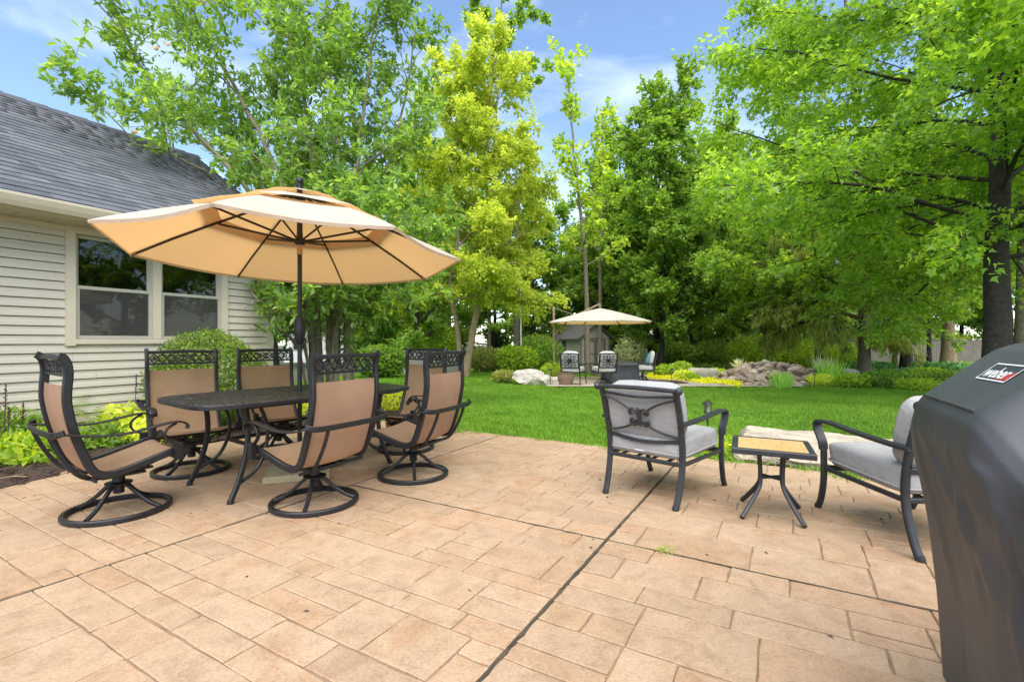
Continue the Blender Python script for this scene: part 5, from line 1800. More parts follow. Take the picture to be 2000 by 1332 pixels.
def far_chair(label, loc, rz, pillow, swivel):
    t = thing('garden_armchair', label, 'chair', loc, rz, 'armchairs round the fire pit')
    I = MAT['iron']
    def fr(m):
        for s in (-1, 1):
            m.bar(bez([(-.30, s * .28, .34), (-.33, s * .28, .50), (-.42, s * .28, .92)], 10), .03, .03, up=(0, 1, 0))
            m.bar(bez([(-.33, s * .31, .58), (.10, s * .32, .60), (.33, s * .32, .59), (.36, s * .32, .52), (.31, s * .31, .36)], 14), .035, .02, up=(0, 1, 0))
            m.bar([(-.30, s * .28, .34), (.31, s * .30, .36)], .03, .03)
        m.bar([(-.30, -.28, .34), (-.30, .28, .34)], .03, .03); m.bar([(.31, -.3, .36), (.31, .3, .36)], .03, .03)
    part('frame', I, t, fr)
    def lat(m):
        def B(y, z): return (-.34 - .09 * (z - .5) / .4, y, z)
        for z in (.50, .91): m.bar([B(-.27, z), B(.27, z)], .025, .03)
        for s in (-1, 1): m.bar([B(s * .265, .50), B(s * .265, .91)], .025, .03, up=(0, 1, 0))
        for k in range(8):                                   # open flower of petals
            a = math.pi / 4 * k; c = (.0 + .125 * math.cos(a), .705 + .105 * math.sin(a))
            P = []
            for i in range(12):
                b_ = 2 * math.pi * i / 12; u = .115 * math.cos(b_); v = .042 * math.sin(b_)
                P.append(B(c[0] + u * math.cos(a) - v * math.sin(a), c[1] + (u * math.sin(a) + v * math.cos(a)) * .85))
            m.tube(P, .011, 5, closed=True, up=(1, 0, 0))
    part('back_lattice', I, t, lat)
    part('seat_cushion', MAT['cushion_pale'], t, lambda m: cushion(m, (.0, 0, .44), (.62, .55, .15), e=.2), True, 80)
    part('back_cushion', MAT['cushion_pale'], t, lambda m: cushion(m, (-.27, 0, .74), (.13, .53, .46), Matrix.Rotation(R(-12), 3, 'Y'), e=.3), True, 80)
    if pillow:
        part('pillow', MAT['cushion_teal'], t, lambda m: cushion(m, (-.16, .02, .70), (.13, .42, .40), Matrix.Rotation(R(-16), 3, 'Y'), e=.45), True, 80)
    if swivel:
        def b(m):
            m.lathe([(.05, .30), (.035, .28), (.035, .10), (.05, .08)], n=10)
            for k in range(4):
                a = R(45 + 90 * k)
                m.bar(bez([(r * math.cos(a), r * math.sin(a), z) for r, z in ((.03, .17), (.14, .12), (.24, .03))], 8), .03, .025)
            m.bar([(.26 * math.cos(a * .2618), .26 * math.sin(a * .2618), .018) for a in range(24)], .03, .03, closed=True)
        part('swivel_base', I, t, b)
    else:
        for sx in (-1, 1):
            for sy in (-1, 1):
                part('leg', I, t, lambda m: m.bar(bez([(sx * .30, sy * .28, .35), (sx * .31, sy * .29, .18), (sx * .35, sy * .30, .005)], 8), .03, .03, up=(0, 1, 0)))
    return t
p = G(1120, 752); far_chair('far armchair with pale cushion and open flower back beside the brown pot', (p.x, p.y, p.z + .032), R(66), False, False)
p = G(1179, 751); far_chair('far armchair with teal pillow behind its flower back beside the covered fire pit', (p.x, p.y, p.z + .032), R(100), True, True)
p = G(1255, 746); far_chair('far swivel armchair with pale blue pillow facing left', (p.x, p.y, p.z + .032), R(172), True, True)

def firepit():
    p = G(1212, 748)
    t = thing('fire_pit_cover', 'dark grey cloth cover over a square fire pit between the far chairs', 'fire pit', (p.x + .05, p.y + .35, p.z + .035), R(12))
    def cov(m):
        prof = [(.50, 0), (.49, .25), (.475, .50), (.50, .54), (.47, .58), (.25, .66), (.06, .70), (.0, .71)]
        n = 40; V = []
        for r_, z in prof:
            for i in range(n):
                a = 2 * math.pi * i / n; c, s = math.cos(a), math.sin(a)
                q = max(abs(c), abs(s)) ** -.8
                f = 1 + .03 * math.sin(a * 9 + z * 5) * (1 if z < .5 else .2)
                V.append((r_ * c * q * f, r_ * s * q * f, z))
        m.add(V, [(j*n+i, j*n+(i+1) % n, (j+1)*n+(i+1) % n, (j+1)*n+i) for j in range(len(prof)-1) for i in range(n)])
    part('cover', MAT['cover'], t, cov, True, 50)
firepit()
def pot(label, loc, r_, h, mat, plant=None):
    t = thing('plant_pot', label, 'pot', loc, 0)
    part('pot', mat, t, lambda m: m.lathe([(r_ * .72, 0), (r_ * .92, h * .35), (r_, h * .7), (r_ * .96, h * .92), (r_ * 1.03, h * .95), (r_ * 1.03, h), (r_ * .9, h), (r_ * .88, h * .9)], n=22), True, 40)
    part('soil', MAT['mulch'], t, lambda m: m.lathe([(r_ * .87, h * .85), (r_ * .87, h * .88), (.01, h * .9)], n=18))
    return t
p = G(1105, 753); pot('round brown ceramic pot in front of the far armchair', (p.x, p.y, p.z + .03), .25, .36, MAT['pot'])
pp = Vector((-1.33, 5.75, .0))
pot('brown terracotta pot with lime leaves beyond the end of the dining table', pp, .20, .34, MAT['pot'])
bush('lime_coleus', 'lime green leafy plant growing in the pot past the dining table', pp + Vector((0, 0, .30)), (.27, .27, .26), 420, .085, 'oval', MAT['l_lime'], 41, 'plant', stems=3)

def cantilever():
    c = at(1172, 620, 16.3); base = G(1083, 741)
    t = thing('cantilever_umbrella', 'beige cantilever umbrella shading the far sitting area', 'umbrella', (base.x, base.y, base.z), 0)
    I = MAT['gunmetal']
    o = Vector((c.x - base.x, 16.3 - base.y, -base.z))     # centre of canopy relative to the base
    ze, za = 1.79, 2.26
    part('base', I, t, lambda m: (m.box((0, 0, .05), (.9, .10, .06), ch=.01), m.box((0, 0, .051), (.10, .9, .06), ch=.01)))
    part('pole', MAT['bark_tan'], t, lambda m: m.bar([(0, 0, .05), (-.02, 0, 1.3), (-.03, 0, 2.6)], .07, .07, up=(0, 1, 0)))
    part('arm', MAT['bark_tan'], t, lambda m: (m.bar([(-.02, 0, 1.55), (o.x * .35, o.y * .35, o.z + 1.95), (o.x, o.y, o.z + 2.42)], .05, .06), m.bar([(-.03, 0, 2.55), (o.x * .45, o.y * .45, o.z + 2.06)], .02, .02), m.bar([(o.x, o.y, o.z + 2.44), (o.x, o.y, o.z + 2.18)], .04, .04, up=(0, 1, 0))))
    def can(m):
        n, k = 8, 6
        for s in range(8):
            a0 = R(10) + s * math.pi / 4; V = []
            for j in range(k + 1):
                f = j / k; r_ = .06 + 1.74 * f
                for i in range(n + 1):
                    w = i / n; an = a0 + w * math.pi / 4
                    rr = r_ * math.cos(math.pi / 8) / math.cos((w - .5) * math.pi / 4)
                    V.append((o.x + rr * math.cos(an), o.y + rr * math.sin(an), o.z + za - (za - ze) * f ** 1.12 - .01 * math.sin(math.pi * w) * f))
            m.add(V, [(j*(n+1)+i, (j+1)*(n+1)+i, (j+1)*(n+1)+i+1, j*(n+1)+i+1) for j in range(k) for i in range(n)])
            # hem
            V = []
            for i in range(n + 1):
                w = i / n; an = a0 + w * math.pi / 4; rr = 1.8 * math.cos(math.pi / 8) / math.cos((w - .5) * math.pi / 4)
                z = o.z + ze - .01 * math.sin(math.pi * w)
                V += [(o.x + rr * math.cos(an), o.y + rr * math.sin(an), z), (o.x + rr * .995 * math.cos(an), o.y + rr * .995 * math.sin(an), z - .03)]
            m.add(V, [(2*i, 2*i+1, 2*i+3, 2*i+2) for i in range(n)])
    part('canopy', MAT['canopy_far'], t, can, True, 60)
    for s in range(8):
        a = R(10) + s * math.pi / 4
        part('rib', I, t, lambda m: m.bar([(o.x + r_ * math.cos(a), o.y + r_ * math.sin(a), o.z + za - (za - ze) * ((r_ - .06) / 1.74) ** 1.12 - .03) for r_ in (.1, .7, 1.3, 1.77)], .02, .03))
cantilever()

# ------------------------------------------------------------------ shed, fences, neighbour's house, pole
def shed():
    c = Vector((4.15, 28.2, gz(28.2)))
    t = thing('garden_shed', 'small grey garden shed with double doors behind the far umbrella', 'shed', c, R(24))
    w, d, hw, ha = 2.0, 2.7, 1.78, 2.50                     # gable faces local -y
    def wall(m):
        V = []
        for y in (-d/2, d/2): V += [(-w/2, y, 0), (w/2, y, 0), (w/2, y, hw), (0, y, ha), (-w/2, y, hw)]
        m.add(V, [(0, 1, 2, 3, 4), (9, 8, 7, 6, 5), (0, 5, 6, 1), (1, 6, 7, 2), (2, 7, 8, 3), (3, 8, 9, 4), (4, 9, 5, 0)])
    part('wall', MAT['shed'], t, wall, False)
    def roof_(m):
        for s in (-1, 1):
            x0, x1 = 0, s * (w/2 + .22); z0, z1 = ha + .06, hw - .13
            m.add([(x0, -d/2 - .2, z0), (x1, -d/2 - .2, z1), (x1, d/2 + .2, z1), (x0, d/2 + .2, z0), (x0, -d/2 - .2, z0 + .07), (x1, -d/2 - .2, z1 + .07), (x1, d/2 + .2, z1 + .07), (x0, d/2 + .2, z0 + .07)],
                  [(0, 1, 2, 3), (4, 7, 6, 5), (0, 4, 5, 1), (1, 5, 6, 2), (2, 6, 7, 3)])
    part('roof', MAT['shed_roof'], t, roof_, False)
    for s in (-1, 1):
        dr = part('door', MAT['shed'], t, lambda m: m.box((s * .31, -d/2 - .02, .86), (.60, .03, 1.55), ch=.004), False)
        def dt(m):
            for x in (s * .31 - .26, s * .31 + .26): m.box((x, -d/2 - .042, .86), (.07, .02, 1.55))
            for z in (.13, .86, 1.59): m.box((s * .31, -d/2 - .041, z), (.45, .02, .07))
        part('door_trim', MAT['shed_trim'], dr, dt, False)
    def tr(m):
        for x in (-w/2 + .05, w/2 - .05): m.box((x, -d/2 - .015, hw / 2), (.11, .03, hw))
        m.box((-.68, -d/2 - .014, .88), (.08, .03, 1.7)); m.box((.68, -d/2 - .014, .88), (.08, .03, 1.7)); m.box((0, -d/2 - .016, 1.72), (1.44, .03, .09))
    part('trim', MAT['shed_trim'], t, tr, False)
    wn = part('window', MAT['shed_trim'], t, lambda m: m.box((-w/2 - .02, .35, .98), (.05, .42, 1.3), ch=.005), False)
    part('pane', MAT['pane_dark'], wn, lambda m: (m.box((-w/2 - .05, .25, .98), (.012, .14, 1.15)), m.box((-w/2 - .05, .45, .98), (.012, .14, 1.15))), False)
shed()

def fence(label, A, B, h, mat, cap=True, bw=.19):
    A, B = Vector(A), Vector(B); d = B - A; L = d.length; ang = math.atan2(d.y, d.x)
    t = thing('fence', label, 'fence', A, ang)
    n = int(L / bw)
    def bd(m):
        r_ = random.Random(int(L * 10))
        for i in range(n):
            m.box((bw * (i + .5), r_.uniform(-.006, .006), h / 2), (bw - .012, .022, h + r_.uniform(-.012, .012)))
    o = part('boards', mat, t, bd, False); o['kind'] = 'stuff'
    k = int(L / 2.4)
    for i in range(k + 1):
        part('post', mat, t, lambda m: m.box((i * L / k, .07, h / 2 + .03), (.11, .11, h + .08), ch=.01), False)
    if cap: part('cap_rail', mat, t, lambda m: m.box((L / 2, 0, h + .045), (L, .13, .05), ch=.006), False)
    return t
fence('long weathered grey board fence behind the trees on the right', (20.5, 35, gz(35)), (41, 33.5, gz(33.5)), 1.78, MAT['fence'])
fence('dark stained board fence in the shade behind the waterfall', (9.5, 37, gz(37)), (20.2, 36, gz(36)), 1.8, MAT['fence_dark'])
fence('low grey board fence behind the golden tree', (-5.2, 21.3, gz(21.3)), (-2.15, 21.6, gz(21.6)), .95, MAT['wallgrey'], True, .25)

def neighbour(name_label, c, w, d, h, rise, rz, roofmat):
    t = thing('neighbour_house', name_label, 'house', c, rz)
    part('wall', MAT['white'], t, lambda m: m.box((0, 0, h / 2), (w, d, h)), False)
    def rf(m):
        V = []
        for x in (-w/2 - .4, w/2 + .4): V += [(x, -d/2 - .5, h - .1), (x, 0, h + rise), (x, d/2 + .5, h - .1)]
        m.add(V, [(0, 3, 4, 1), (1, 4, 5, 2), (0, 1, 2), (3, 5, 4), (0, 2, 5, 3)])
    part('roof', roofmat, t, rf, False)
    for i in range(5):
        x = -w/2 + w * (i + .5) / 5
        wn = part('window', MAT['sash'], t, lambda m: m.box((x, -d/2 - .02, h * .55), (1.3, .06, 1.2), ch=.01), False)
        part('pane', MAT['pane_dark'], wn, lambda m: m.box((x, -d/2 - .055, h * .55), (1.1, .02, 1.0)), False)
neighbour('white house beyond the long grey fence', (31, 50, gz(50)), 15, 9, 3.0, 2.6, R(4), MAT['shed_roof'])
neighbour('white house with grey roof beyond the dark fence', (18.5, 54, gz(54)), 9, 8, 2.9, 2.4, R(-8), MAT['wallgrey'])
neighbour('pale house far behind the magnolia trunks', (-14, 48, gz(48)), 14, 9, 3.2, 2.8, R(6), MAT['shed_roof'])

pl = thing('utility_pole', 'weathered wooden pole with a pale conduit running up beside it', 'pole', (at(1009, 0, 25).x, 25, gz(25)), 0)
part('post', MAT['pole_wood'], pl, lambda m: m.tube([(0, 0, -.1), (.02, 0, 4), (.05, 0, 9.2)], .17, 12, scales=[1.05, .95, .8]))
part('conduit', MAT['concrete_pale'], pl, lambda m: m.tube([(.24, -.12, -.1), (.22, -.12, 3), (.21, -.12, 6.0)], .035, 8))
part('bracket', MAT['concrete_pale'], pl, lambda m: (m.box((.08, -.14, 1.0), (.40, .05, .03)), m.box((.1, -.12, 4.2), (.34, .05, .03))), False)

def path_light(label, loc):
    t = thing('path_light', label, 'path light', loc, 0, 'lantern path lights at the lawn edges')
    part('stake', MAT['iron'], t, lambda m: m.tube([(0, 0, -.05), (0, 0, .36)], .009, 7))
    part('cage', MAT['iron'], t, lambda m: ([m.bar([(.036 * math.cos(R(45 + 90 * k)), .036 * math.sin(R(45 + 90 * k)), .36), (.042 * math.cos(R(45 + 90 * k)), .042 * math.sin(R(45 + 90 * k)), .455)], .007, .007) for k in range(4)], m.lathe([(.045, .352), (.048, .358), (.045, .364)], n=10)))
    part('cap', MAT['iron'], t, lambda m: m.lathe([(.062, .455), (.060, .462), (.030, .485), (.012, .49), (.010, .505), (.001, .51)], n=12))
    part('lens', MAT['lens'], t, lambda m: m.lathe([(.026, .364), (.026, .452)], n=10))
path_light('black lantern path light in the grass beyond the nearer armchair', (2.28, 5.55, -.04))
path_light('black lantern path light at the rock waterfall by the iris', G(1591, 757))
path_light('black lantern path light in the yellow groundcover', G(1312, 751))
path_light('black lantern path light beside the blue cushioned chair', G(1279, 739))
path_light('black lantern path light left of the brown pot', G(1075, 753))

# ------------------------------------------------------------------ trees
def V3(p, base):
    return Vector(p) - Vector(base)

# multi-stemmed magnolia at the house corner
MB0 = Vector((-3.30, 9.1, gz(9.1)))
def stem(*pts): return [V3(p, MB0) for p in pts]
def mag_cull(P):
    # clear of the house, and kept pruned away from the window
    d = P - np.array(HP0); tt = d @ np.array(HU); oo = d @ np.array(HN)
    return in_house(P) | ((tt < 2.25) & (oo < 1.6) & (P[:, 2] < 2.75)) | ((tt < 2.6) & (oo > -.3) & (P[:, 2] < 2.9) & (P[:, 1] < 7.2))
mag_trunks = [
    (stem((-3.75, 9.0, -.2), at(600, 600, 9.0), at(505, 395, 8.7), at(330, 205, 8.3), at(210, 25, 8.1)), .085, .012),
    (stem((-3.65, 9.1, -.2), at(612, 560, 9.1), at(540, 330, 9.0), at(440, 140, 8.8), at(330, -60, 8.6)), .080, .012),
    (stem((-3.45, 9.0, -.2), at(640, 520, 9.0), at(600, 250, 9.0), at(560, 60, 9.0), at(500, -190, 8.8)), .075, .012),
    (stem((-3.30, 8.9, -.2), at(655, 620, 8.9), at(662, 300, 9.0), at(640, 100, 9.1), at(640, -220, 9.0)), .080, .012),
    (stem((-3.10, 9.0, -.2), at(678, 600, 9.1), at(690, 380, 9.1), at(715, 180, 9.2), at(755, -90, 9.2)), .085, .012),
    (stem((-3.15, 9.3, -.2), at(690, 580, 9.4), at(735, 400, 9.6), at(780, 240, 9.8), at(815, 60, 9.9)), .070, .012),
    (stem((-3.50, 9.3, -.2), at(640, 610, 9.6), at(560, 430, 10.2), at(430, 300, 10.6), at(300, 250, 10.6)), .065, .012),
    (stem((-3.70, 8.9, -.2), at(590, 650, 8.6), at(550, 600, 7.9), at(515, 590, 7.2), at(475, 600, 6.7)), .035, .008),
    (stem((-3.75, 9.2, -.2), at(595, 600, 9.2), at(480, 420, 9.3), at(380, 325, 8.2), at(265, 285, 7.3)), .05, .01),
    (stem((-3.75, 8.9, -.2), at(585, 690, 8.5), at(560, 655, 8.0), at(545, 650, 7.5), at(525, 655, 7.1)), .03, .008),
    (stem((-3.40, 8.9, -.2), at(655, 640, 8.6), at(700, 560, 8.2), at(750, 520, 8.2), at(800, 520, 8.3)), .03, .008),
]
make_tree('magnolia_tree', 'multi stemmed magnolia with large glossy leaves rising behind the umbrella', MB0, 7, mag_trunks,
          dict(n=13, f0=.26, el=lambda h: .45 + .25 * h, len=lambda h: 1.75 * (1 - .45 * h), trop=(0, 0, .25), twob=.03, flare=False, tn=22, ref=1.6, sides=8),
          dict(n=7, len=.95, ang=(.4, .9), trop=(0, 0, .25)), dict(n=5, len=.36, trop=(0, 0, .15)),
          dict(per=13, size=.126, tmpl='oval', along=.5, rand=.6, droop=-.05, tilt=.6, spread=.025), MAT['bark_mag'], MAT['l_mag'], cull=mag_cull, thin=True)
mag = [o for o in bpy.data.objects if o.name.startswith('magnolia_tree')][0]
# a few fading flowers
rngb = np.random.default_rng(9)
for k, (px, py, y) in enumerate([(305, 100, 8.3), (560, 75, 8.8), (265, 262, 8.0), (440, 315, 8.4), (640, 212, 8.9), (325, 90, 8.4), (780, 245, 9.4), (395, 10, 8.4)]):
    p = np.array(V3(at(px, py, y - .35), MB0)); n = 9
    a = rngb.random(n) * 6.283; A = np.stack([np.cos(a), np.sin(a), .5 + rngb.random(n)], 1)
    leaves('blossom', np.repeat(p[None], n, 0), A, np.stack([np.zeros(n), np.zeros(n), np.ones(n)], 1) + .3 * A, np.full(n, .085), 'wide', MAT['petal'], mag, rngb)

# great maple on the right
MP = Vector((8.9, 8.7, gz(8.7)))
maple_limbs = dict(n=47, f0=.29, lr=.26, tw0=0, el=lambda h: .30 + .75 * h ** 1.4, len=lambda h: 5.7 * (1 - .18 * h) if h < .55 else 5.7 * (1.53 - h), trop=(0, 0, -.26), twob=.05, ref=5.5, sides=12, tn=18)
make_tree('maple_tree', 'great maple with dark trunk and layered bright leaves filling the right side', MP, 3,
          [([(0, 0, -.2), (-.05, 0, 2.2), (.10, .1, 5.0), (-.1, 0, 8.5), (.1, .1, 13.0)], .235, .04)],
          maple_limbs, dict(n=15, f0=.05, len=2.1, ang=(.45, 1.0), flat=.35, lift=.02, trop=(0, 0, -.18)), dict(n=10, len=.66, flat=.4, trop=(0, 0, -.3)),
          dict(per=28, size=.102, tmpl='maple', along=.5, rand=.55, droop=-.30, tilt=.38, spread=.07), MAT['bark_dark'], MAT['l_maple'], cull=lambda P: (np.linalg.norm(P, axis=1) < 6.4) | (P[:, 0] < .375 * P[:, 1] + .15 * np.sin(P[:, 2] * 2.3)), thin=True)
MP2 = Vector((at(1688, 0, 19).x, 19, gz(19)))
make_tree('maple_tree', 'thick grey trunked maple standing behind the great maple, right of the waterfall', MP2, 5,
          [([(0, 0, -.2), (.0, 0, 3.0), (-.1, .1, 7.0), (-.8, 0, 17.5)], .24, .04)],
          dict(n=31, f0=.22, el=lambda h: .15 + .9 * h ** 1.5, len=lambda h: 6.6 * (1 - .15 * h) if h < .5 else 6.2 * (1.5 - h), bias=(-.18, 0, 0), trop=(0, 0, -.02), twob=.05, ref=5.5, sides=10, tn=16),
          dict(n=13, len=2.2, ang=(.45, 1.0), flat=.5, trop=(0, 0, -.12)), dict(n=8, len=.7, flat=.5, trop=(0, 0, -.25)),
          dict(per=22, size=.158, tmpl='maple', along=.5, rand=.55, droop=-.25, tilt=.45, spread=.06), MAT['bark'], MAT['l_maple'], cull=lambda P: P[:, 0] < .375 * P[:, 1], thin=True)

# golden locust with two trunks
GP = Vector((-1.95, 19.4, gz(19.4)))
def gp(px, py, y=19.4): return V3(at(px, py, y), GP)
make_tree('golden_locust_tree', 'golden yellow leaved tree with two slender trunks on the lawn', GP, 12,
          [([Vector((0, 0, -.2)), gp(925, 640), gp(943, 540), gp(962, 400), gp(950, 260), gp(965, 95)], .17, .03),
           ([Vector((-.12, .1, -.2)), gp(893, 640), gp(880, 560), gp(895, 440), gp(880, 320), gp(900, 170, 20)], .12, .03)],
          dict(n=34, f0=.32, el=lambda h: .20 + .5 * h, len=lambda h: 3.1 * (1 - .48 * h), trop=(0, 0, -.10), twob=.05, ref=2.4, tn=24, bias=(.10, 0, 0)),
          dict(n=9, len=1.05, ang=(.4, .9), flat=.7, trop=(0, 0, -.30)), dict(n=7, len=.45, trop=(0, 0, -.35)),
          dict(per=24, size=.15, tmpl='rhomb', along=.5, rand=.7, droop=-.3, tilt=.5, spread=.06), MAT['bark_tan'], MAT['l_gold'])

# tall thin tree right of the sky gap
def slender(name, label, px, y, seed, h, lean, lm, per=11, keep=1.0, n=13, ln=2.1, f0=.38, size=.22):
    x = at(px, 0, y).x
    return make_tree(name, label, Vector((x, y, gz(y))), seed,
          [([(0, 0, -.2), (lean * .1, 0, h * .35), (lean * .55, 0, h * .65), (lean, 0, h)], .13, .02)],
          dict(n=n, f0=f0, el=lambda q: .55 + .4 * q, len=lambda q: ln * (1 - .45 * q), trop=(0, 0, .15), ref=ln, tn=18),
          dict(n=5, len=.9, ang=(.4, .9)), dict(n=4, len=.4), dict(per=per, size=size, tmpl='wide', rand=.7, droop=-.2, tilt=.6, keep=keep, spread=.08), MAT['bark'], lm)
slender('slender_tree', 'tall thin tree with sparse leaves in front of the blue sky gap', 1148, 22, 31, 14.4, -1.0, MAT['l_light'], 9, .8, 15, 2.0, .30)
slender('slender_tree', 'second thin sparse tree just right of the tall thin one', 1172, 26, 32, 14.0, .1, MAT['l_light'], 9, .75, 12, 2.0, .35)
slender('tall_ash_tree', 'very tall tree whose crown tops the golden tree at the upper edge', 955, 31, 33, 27.5, 1.0, MAT['l_green'], 16, 1, 16, 4.4, .60, .30)

# dense oval tree, centre right
OP = Vector((at(1292, 0, 25).x, 25, gz(25)))
make_tree('oval_tree', 'dense upright oval green tree left of the big maples', OP, 15,
          [([(0, 0, -.2), (.05, 0, 3), (.0, .1, 7), (.1, 0, 13.6)], .15, .03)],
          dict(n=46, f0=.16, el=lambda h: .40 + .5 * h, len=lambda h: 3.7 * (1 - .55 * max(0, h - .35)) if h > .12 else 2.4, trop=(0, 0, .12), ref=2.8, tn=18),
          dict(n=9, len=1.25, ang=(.4, .9)), dict(n=6, len=.5), dict(per=18, size=.20, tmpl='wide', rand=.7, droop=-.2, tilt=.5, spread=.08), MAT['bark_dark'], MAT['l_green'])

# drooping conifers on the right
def conifer(label, px, y, seed, h, r0, fol0, ln, bark, mat, nsub=12, per=18):
    x = at(px, 0, y).x
    return make_tree('conifer_tree', label, Vector((x, y, gz(y))), seed,
          [([(0, 0, -.2), (0, 0, h * .4), (.05, 0, h * .7), (0, 0, h)], r0, .03)],
          dict(n=34, f0=fol0, el=lambda q: .02 + .25 * q, len=lambda q: ln * (1 - .7 * q), trop=(0, 0, -.35), ref=ln, tn=16, sides=12),
          dict(n=nsub, len=1.1, ang=(.6, 1.1), flat=.4, trop=(0, 0, -.7)), dict(n=6, len=.55, trop=(0, 0, -1.0)),
          dict(per=per, size=.26, tmpl='needle', along=.6, rand=.35, droop=-.75, tilt=.8, spread=.05), bark, mat, 'conifer')
conifer('drooping pale green conifer hanging behind the right end of the waterfall', 1600, 19.5, 51, 9.5, .15, .17, 2.7, MAT['bark_dark'], MAT['l_conifer'], 15, 24)
conifer('dark trunked drooping conifer between the thick trunks', 1770, 22.5, 52, 13, .22, .25, 2.9, MAT['bark_dark'], MAT['l_conifer'], 14, 22)
conifer('tan trunked conifer in front of the long grey fence', 1852, 24.5, 53, 13, .30, .27, 3.0, MAT['bark_tan'], MAT['l_dark'])

# woodland behind
def proto(label, seed, lm, h=12.5, rad=4.0, per=18, size=.235, f0=.11, bark='bark_dark'):
    return make_tree('woodland_tree', label, Vector((0, 0, 0)), seed,
          [([(0, 0, -.3), (.1, 0, h * .3), (-.1, .1, h * .6), (.1, 0, h)], .17, .03)],
          dict(n=26, f0=f0, el=lambda q: .18 + .75 * q, len=lambda q: rad * (.85 + .3 * q if q < .45 else 1.45 - 1.05 * q), trop=(0, 0, .05), ref=rad, tn=14, sides=7),
          dict(n=9, len=1.6, ang=(.4, 1.0), flat=.7), dict(n=6, len=.6), dict(per=per, size=size, tmpl='wide', rand=.7, droop=-.2, tilt=.5, spread=.10), MAT[bark], lm, group='woodland trees behind the garden')
pr = [proto('', 61, MAT['l_green']), proto('', 62, MAT['l_dark']), proto('', 63, MAT['l_light']), proto('', 64, MAT['l_green'], 11, 4.6)]
wood = [  # photo column, distance, prototype, scale, label
 (180, 26, 0, .90, 'woodland tree behind the house roof, farthest left of the wood'),
 (400, 30, 2, .90, 'light green woodland tree seen through the left half of the magnolia'),
 (540, 33, 0, .98, 'woodland tree seen through the middle of the magnolia'),
 (660, 29, 3, .95, 'woodland tree seen through the magnolia just right of the umbrella finial'),
 (745, 34, 2, 1.05, 'light green woodland tree above the right half of the cream umbrella'),
 (815, 27, 0, .92, 'woodland tree between the magnolia and the golden tree'),
 (880, 36, 1, 1.12, 'dark woodland tree behind the left side of the golden tree'),
 (965, 33, 1, .93, 'dark woodland tree behind the two trunks of the golden tree'),
 (1040, 31, 1, .86, 'dark woodland tree just right of the wooden pole'),
 (1095, 37, 3, 1.0, 'woodland tree filling the bottom of the sky gap above the far umbrella'),
 (1175, 34, 2, .98, 'light green woodland tree behind the shed roof'),
 (1212, 31, 0, 1.08, 'tall woodland tree between the thin sparse trees and the oval tree'),
 (1385, 33, 3, 1.32, 'tall woodland tree between the oval tree and the big maples'),
 (1240, 38, 1, 1.08, 'dark woodland tree right of the shed'),
 (1350, 34, 0, 1.05, 'woodland tree behind the dense oval tree on its right'),
 (1430, 38, 3, 1.15, 'woodland tree above the dark fence'),
 (1520, 33, 0, .95, 'woodland tree above the rock waterfall'),
 (1610, 40, 1, 1.10, 'dark woodland tree over the left end of the long grey fence'),
 (1730, 42, 0, 1.15, 'woodland tree beyond the long grey fence behind the conifers'),
 (1880, 40, 2, 1.05, 'light green woodland tree beyond the fence left of the maple trunk'),
 (2010, 36, 1, 1.10, 'dark woodland tree beyond the fence behind the maple trunk'),
]
wood += [(0, 0, 0, 1.0, 'woodland tree outside the picture on the right, added to darken the window reflection'), (1, 0, 1, 1.1, 'dark woodland tree outside the picture behind the grill, added to darken the window reflection')]  # two unseen trees added so the panes mirror less bright sky
used = set()
for px, y, k, s, lab in wood:
    o = pr[k] if k not in used else copy_tree(pr[k])
    used.add(k)
    loc = (at(px, 0, y).x, y, gz(y)) if y else ((17, 4, 0), (19, -6, 0))[px]
    relabel(o, lab, loc, R((px * 37) % 360), s)
# bare young trunks standing among the conifers
def young(label, px, y, r0, h, lean, bark, seed):
    x = at(px, 0, y).x
    return make_tree('young_tree', label, Vector((x, y, gz(y))), seed, [([(0, 0, -.2), (lean * .3, 0, h * .4), (lean, 0, h)], r0, .03)],
        dict(n=12, f0=.42, el=lambda q: .3 + .5 * q, len=lambda q: 2.6 * (1 - .3 * q), ref=2.5, tn=10), dict(n=7, len=1.3), dict(n=5, len=.5),
        dict(per=13, size=.22, tmpl='wide', rand=.7, droop=-.2, tilt=.5, spread=.08), MAT[bark], MAT['l_green'])
young('thin dark trunk tree left of the dark trunked conifer', 1747, 29, .14, 9, .2, 'bark_dark', 71)
young('thin dark trunk tree before the fence right of the dark trunked conifer', 1815, 27, .13, 9, -.1, 'bark_dark', 72)
young('slanting thin trunk tree behind the rock waterfall', 1497, 26, .11, 8, -1.3, 'bark_dark', 73)
young('grey trunk tree behind the far blue cushioned chair', 1253, 30, .17, 9, 0, 'bark_dark', 74)
young('tree with pale trunk half hidden by the maple trunk', 1992, 12.5, .16, 9, .2, 'bark', 75)

